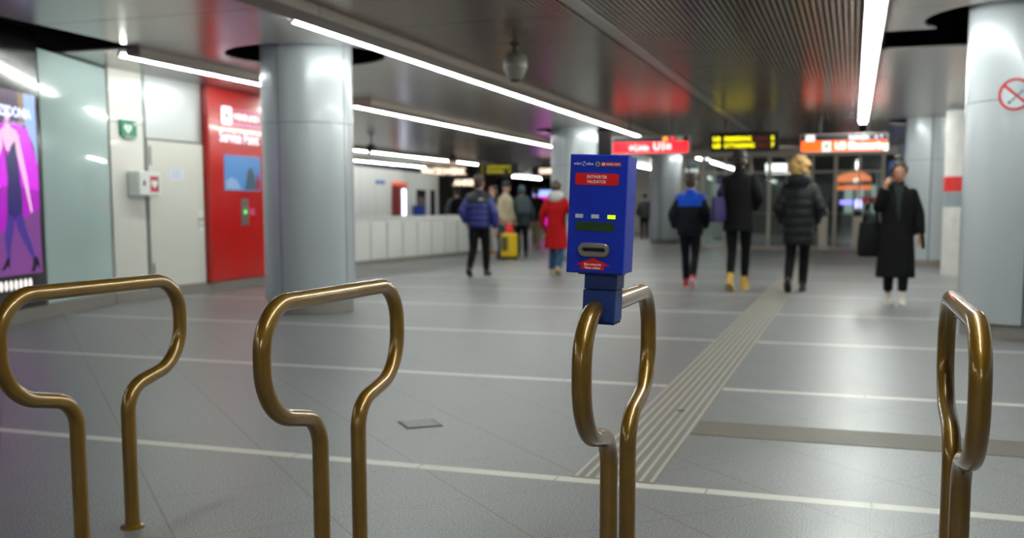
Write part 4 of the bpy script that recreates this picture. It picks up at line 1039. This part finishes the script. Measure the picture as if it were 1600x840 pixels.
# tall man
PXt = [(.74, .195, .15), (.86, .19, .145), (1.05, .175, .135), (1.25, .185, .14), (1.36, .185, .125), (1.42, .145, .10), (1.46, .09, .085)]
person('tall person in a dark coat and yellow shoes walking away, purple bag at left', F(1152, 453), -.05, 1.90,
       dict(mat=blk2, prof=PXt, sleeve=(.07, .062, .052), collar=.075),
       dict(mat=trou, r=(.085, .058, .044)), dict(mat=mat('shoe_yellow', (196, 154, 62), .6), top=.09, sole=mat('sole_tan', (206, 176, 110), .6)), dict(kind='short', mat=hair_dk), feetL=(-.06, -.2, .05, .6), feetR=(.065, .15, 0, 0),
       armL=((-.225, -.07, 1.14), (-.205, .06, .92)), armR=((.255, -.06, 1.16), (.185, .14, 1.04)), hands=(False, False))
# blond person
PXo = [(.62, .185, .15), (.74, .20, .155), (1.0, .205, .16), (1.2, .205, .155), (1.35, .195, .14), (1.42, .15, .11), (1.46, .09, .085)]
person('person with curly blond hair in a long black puffer coat walking away', F(1245, 455.5), -.05, 1.76,
       dict(mat=mat('puffer_black', (9, 12, 16), .55, spec=.3, bump=.15, bscale=25), prof=PXo, quilt=.12, qa=.012, sleeve=(.082, .073, .06), hood=(mat('puffer_black2', (13, 17, 24), .55, spec=.3), 1.15), smooth=3),
       dict(mat=trou, r=(.09, .066, .055)), dict(mat=mat('shoe_black', (18, 17, 17), .5)), dict(kind='curly', mat=hair_bl), feetL=(-.09, -.24, .08, .85), feetR=(.06, .12, 0, 0),
       armL=((-.265, -.05, 1.12), (-.22, .06, .95)), armR=((.275, -.04, 1.12), (.22, .10, .95)), hands=(False, False))
# woman on the phone
PXw = [(.34, .235, .17), (.6, .22, .16), (1.0, .19, .14), (1.25, .20, .14), (1.36, .195, .125), (1.42, .12, .09), (1.46, .08, .075)]
ww = F(1397, 475.5)
WOM = person('woman in a long black coat and white boots holding a phone to her ear', ww, PI+.06, 1.64,
       dict(mat=blk, prof=PXw, sleeve=(.078, .072, .062), collar=.06, cuff=.93),
       dict(mat=trou2, r=(.085, .06, .055), len=.78), dict(mat=mat('boot_white', (214, 208, 196), .5), top=.13, sole=mat('sole_white', (190, 186, 176), .6)), dict(kind='bun', mat=hair_dk, top=True), skin=skin_b, feetL=(-.08, .10, 0, 0), feetR=(.07, -.06, 0, .0),
       armL=((-.25, -.02, 1.12), (-.265, .06, .86)), armR=((.235, .06, 1.17), (.155, .13, 1.45)), face=True, headtilt=-.12,
       handdir=(None, (Vector((-.22, -.18, 1)), Vector((1, .5, 0)), .75, 1)))
SW = Matrix.Scale(1.64/1.75, 4)
b = MB(SW); b.ring_loft([ering(z, rx, .03, 0, cy, 20) for z, rx, cy in ((1.02, .012, .118), (1.15, .03, .12), (1.32, .05, .108), (1.42, .055, .075), (1.50, .058, .035))]); b.build('sweater', cloth('sweater_grey', (36, 40, 42), .85), WOM, True)
b = MB(SW); b.tube([(-.20, .12, 1.02), (-.27, .13, .92), (-.29, .12, .80), (-.30, .10, .70)], [.012, .02, .022, .02], 8, flat=.4); b.build('belt_tie', blk, WOM, True)
for sg in (-1, 1):
    b = MB(SW); b.tube([(sg*.075, .055, 1.46), (sg*.085, .105, 1.38), (sg*.06, .132, 1.22), (sg*.02, .148, 1.04)], [.03, .04, .032, .012], 10, flat=.3, ref=(1, 0, 0)); b.build('lapel', blk, WOM, True)
r = thing('phone', 'black phone held at the ear of the woman in long coat', 'phone', ww, PI+.06)
S_ = 1.64/1.75
MB(Matrix.Scale(S_, 4) @ T(.094, .075, 1.60) @ Matrix.Rotation(.12, 4, 'Y') @ Matrix.Rotation(.5, 4, 'X')).box(-.005, .005, -.036, .036, -.075, .075, .004).build('phone_body', black_gloss, r)
MB(Matrix.Scale(S_, 4) @ T(.094, .075, 1.60) @ Matrix.Rotation(.12, 4, 'Y') @ Matrix.Rotation(.5, 4, 'X')).box(-.0062, -.0052, -.031, .031, -.068, .068).build('screen', dark, r)
def bag(name, label, loc, rz, w_, h_, d_, m_, strap_top, cat='bag', z0=0, strap_w=.012):
    r = thing(name, label, cat, loc, rz)
    b = MB(); b.ring_loft([[Vector((x, y, z)) for x, y in rrect(-w_*k/2, w_*k/2, -d_*q/2, d_*q/2, d_*q*.3)] for z, k, q in ((z0, .8, .6), (z0+h_*.06, .95, .95), (z0+h_*.35, 1, 1), (z0+h_*.8, .92, .7), (z0+h_, .88, .35))])
    b.build('bag_body', m_, r, True)
    for sy in (-1, 1):
        MB().tube([(-w_*.3, sy*d_*.16, z0+h_*.97), (-w_*.22, sy*d_*.12, (z0+h_+strap_top)/2), (0, sy*.01, strap_top), (w_*.22, sy*d_*.12, (z0+h_+strap_top)/2), (w_*.3, sy*d_*.16, z0+h_*.97)], strap_w, 8, flat=.4).build('strap', m_, r, True)
    return r
tm = Vector(F(1152, 453))
bag('tote_bag', 'purple tote bag hanging at the left side of the tall person', (tm.x-.255, tm.y-.17, 0), PI/2-.5, .26, .34, .11, mat('bag_purple', (44, 36, 84), .7), 1.52, z0=.93)
MB().prism([(-.05, 0), (.05, .01), (.04, .13), (-.03, .12)], 0, .004, Matrix.Translation((tm.x-.32, tm.y-.235, 1.2)) @ frame((0, 0, 0), (1, 0, 0))) if False else None
wv = Vector(ww)
bag('shoulder_bag', 'large black shoulder bag beside the woman in long coat', (wv.x-.285, wv.y+.10, 0), .25, .28, .40, .14, blk2, 1.22, z0=.55)
rv = Vector(F(869, 429))
bag('handbag', 'black handbag at the right side of the person in red coat', (rv.x+.315, rv.y-.03, 0), PI/2, .26, .26, .12, blk2, 1.28, z0=.85)
# pair in the background with yellow suitcase
cream = cloth('coat_cream', (182, 168, 142), .75)
PXm = [(.78, .20, .15), (1.0, .205, .15), (1.25, .215, .15), (1.36, .205, .13), (1.42, .14, .10), (1.46, .085, .08)]
person('person in black cap and cream jacket turned to the person with grey jacket', F(790, 404), -1.75, 1.70,
       dict(name='jacket', mat=cream, prof=PXm, sleeve=(.08, .07, .058), collar=.04), dict(mat=jeans, r=(.09, .068, .06)), dict(mat=mat('shoe_brown', (58, 42, 36), .6)),
       dict(kind='cap', mat=hair_dk, cap=mat('cap_black', (20, 20, 22), .7)), face=True, detail=False, feetL=(-.09, .08, 0, 0), feetR=(.1, -.08, 0, 0))
gj = cloth('jacket_grey', (56, 66, 70), .7)
gp = F(815, 401.5)
person('person in a dark grey jacket with a grey backpack beside the yellow suitcase', gp, .35, 1.62,
       dict(name='jacket', mat=gj, prof=PXm, sleeve=(.08, .07, .058), collar=.04), dict(mat=trou, r=(.09, .066, .056)), dict(mat=mat('shoe_brown', (58, 42, 36), .6)),
       dict(kind='cap', mat=hair_dk, cap=mat('cap_bluegrey', (58, 86, 104), .7)), detail=False, feetL=(-.09, .10, 0, 0), feetR=(.10, -.10, .02, .2),
       armL=((-.28, .02, 1.13), (-.27, .16, .93)))
def backpack(label, loc, rz, m_, z0=1.0, k=1.0):
    r = thing('backpack', label, 'backpack', loc, rz)
    b = MB(); b.ring_loft([[Vector((x, y-.275, z)) for x, y in rrect(-.16*q*k, .16*q*k, -.085*q, .085*q, .06*q)] for z, q in ((z0, .7), (z0+.03, .95), (z0+.2, 1), (z0+.36, .92), (z0+.43, .6))]); b.build('main_pack', m_, r, True)
    b = MB(); b.box(-.11*k, .11*k, -.395, -.35, z0+.05, z0+.22, .02); b.build('front_pocket', m_, r)
    b = MB(); b.tube([(-.03, -.27, z0+.42), (-.02, -.27, z0+.47), (.02, -.27, z0+.47), (.03, -.27, z0+.42)], .008, 8); b.build('top_loop', m_, r)
    return r
backpack('grey backpack worn by the person standing behind the yellow suitcase', gp, .35, mat('pack_grey', (64, 76, 82), .7), .98, 1.1)
sp = fl(801.5, 404.5)
r = thing('suitcase', 'yellow wheeled suitcase standing between the two people', 'suitcase', (sp.x, sp.y-.25, 0), .25)
ym = mat('case_yellow', (222, 186, 12), .4)
MB().box(-.18, .18, -.13, .13, .06, .58, .04, 3).build('shell', ym, r)
b = MB()
for k in range(4): b.box(-.15+k*.09, -.11+k*.09, -.142, -.125, .10, .54, .006)
b.build('ribs', ym, r)
MB().box(-.155, -.02, -.15, -.141, .2, .5, .004).build('label_patch', mat('case_dark', (74, 74, 30), .5), r)
for sx in (-1, 1):
    MB().lathe([(.035, -.015), (.035, .015)], 16, T(sx*.13, -.06, .036) @ Matrix.Rotation(PI/2, 4, 'Y')).build('wheel', black, r, True)
    MB().lathe([(.035, -.015), (.035, .015)], 16, T(sx*.13, .06, .036) @ Matrix.Rotation(PI/2, 4, 'Y')).build('wheel', black, r, True)
MB().tube([(-.09, .08, .57), (-.09, .08, .85), (.09, .08, .85), (.09, .08, .57)], .011, 8).build('handle', dark, r)
rb = thing('pouch', 'small red pouch on top of the yellow suitcase', 'bag', (sp.x, sp.y-.25, .585), .25)
MB().ring_loft([[Vector((x, y, z)) for x, y in rrect(-.09*q, .09*q, -.06*q, .06*q, .03*q)] for z, q in ((0, .9), (.04, 1), (.14, .85), (.2, .35))]).build('pouch_body', mat('pouch_red', (214, 26, 30), .5), rb, True)
MB().tube([(-.03, 0, .19), (-.02, 0, .25), (.02, 0, .25), (.03, 0, .19)], .008, 8).build('loop', mat('pouch_red', (214, 26, 30), .5), rb)
# others far away
bp_ = F(838, 386)
person('person in a black top and beige trousers before the video wall', bp_, .1, 1.72,
       dict(name='jacket', mat=blk, prof=PXm, sleeve=(.08, .07, .058)), dict(mat=mat('trousers_beige', (128, 112, 92), .75), r=(.10, .08, .065)), dict(mat=mat('shoe_tan', (150, 120, 96), .6)),
       dict(kind='short', mat=hair_dk), detail=False, feetL=(-.09, .15, 0, 0), feetR=(.1, -.15, .02, .3))
q = dep(714, 330, 27.6); q2 = (q.x, q.y, 0)
person('person in a grey jacket carrying a black backpack, half hidden by the low barrier', q2, .5, 1.70,
       dict(name='jacket', mat=mat('jacket_slate', (88, 98, 112), .7), prof=PXm, sleeve=(.08, .07, .058)), dict(mat=trou), dict(mat=mat('shoe_black', (18, 17, 17), .5)), dict(kind='short', mat=hair_dk), detail=False)
backpack('black backpack on the person half hidden by the low barrier', q2, .5, blk, .95, 1.3)
q = dep(770, 330, 24.2); q2 = (q.x, q.y, 0)
person('person with brown hair and pale trousers just behind the blue puffer jacket', q2, 2.6, 1.66,
       dict(name='jacket', mat=mat('jacket_brown', (40, 32, 30), .7), prof=PXm, sleeve=(.08, .07, .058)), dict(mat=mat('trousers_pale', (188, 186, 182), .7)), dict(mat=mat('shoe_tan', (150, 120, 96), .6)), dict(kind='long', mat=hair_br), detail=False)
q = dep(1007, 340, 37.5); q2 = (q.x, q.y, 0)
person('far person in dark clothes seen between validator and far column', q2, .3, 1.68,
       dict(name='jacket', mat=mat('jacket_darkgreen', (40, 46, 46), .7), prof=PXm, sleeve=(.08, .07, .058)), dict(mat=trou), dict(mat=mat('shoe_black', (18, 17, 17), .5)), dict(kind='short', mat=hair_dk), detail=False)
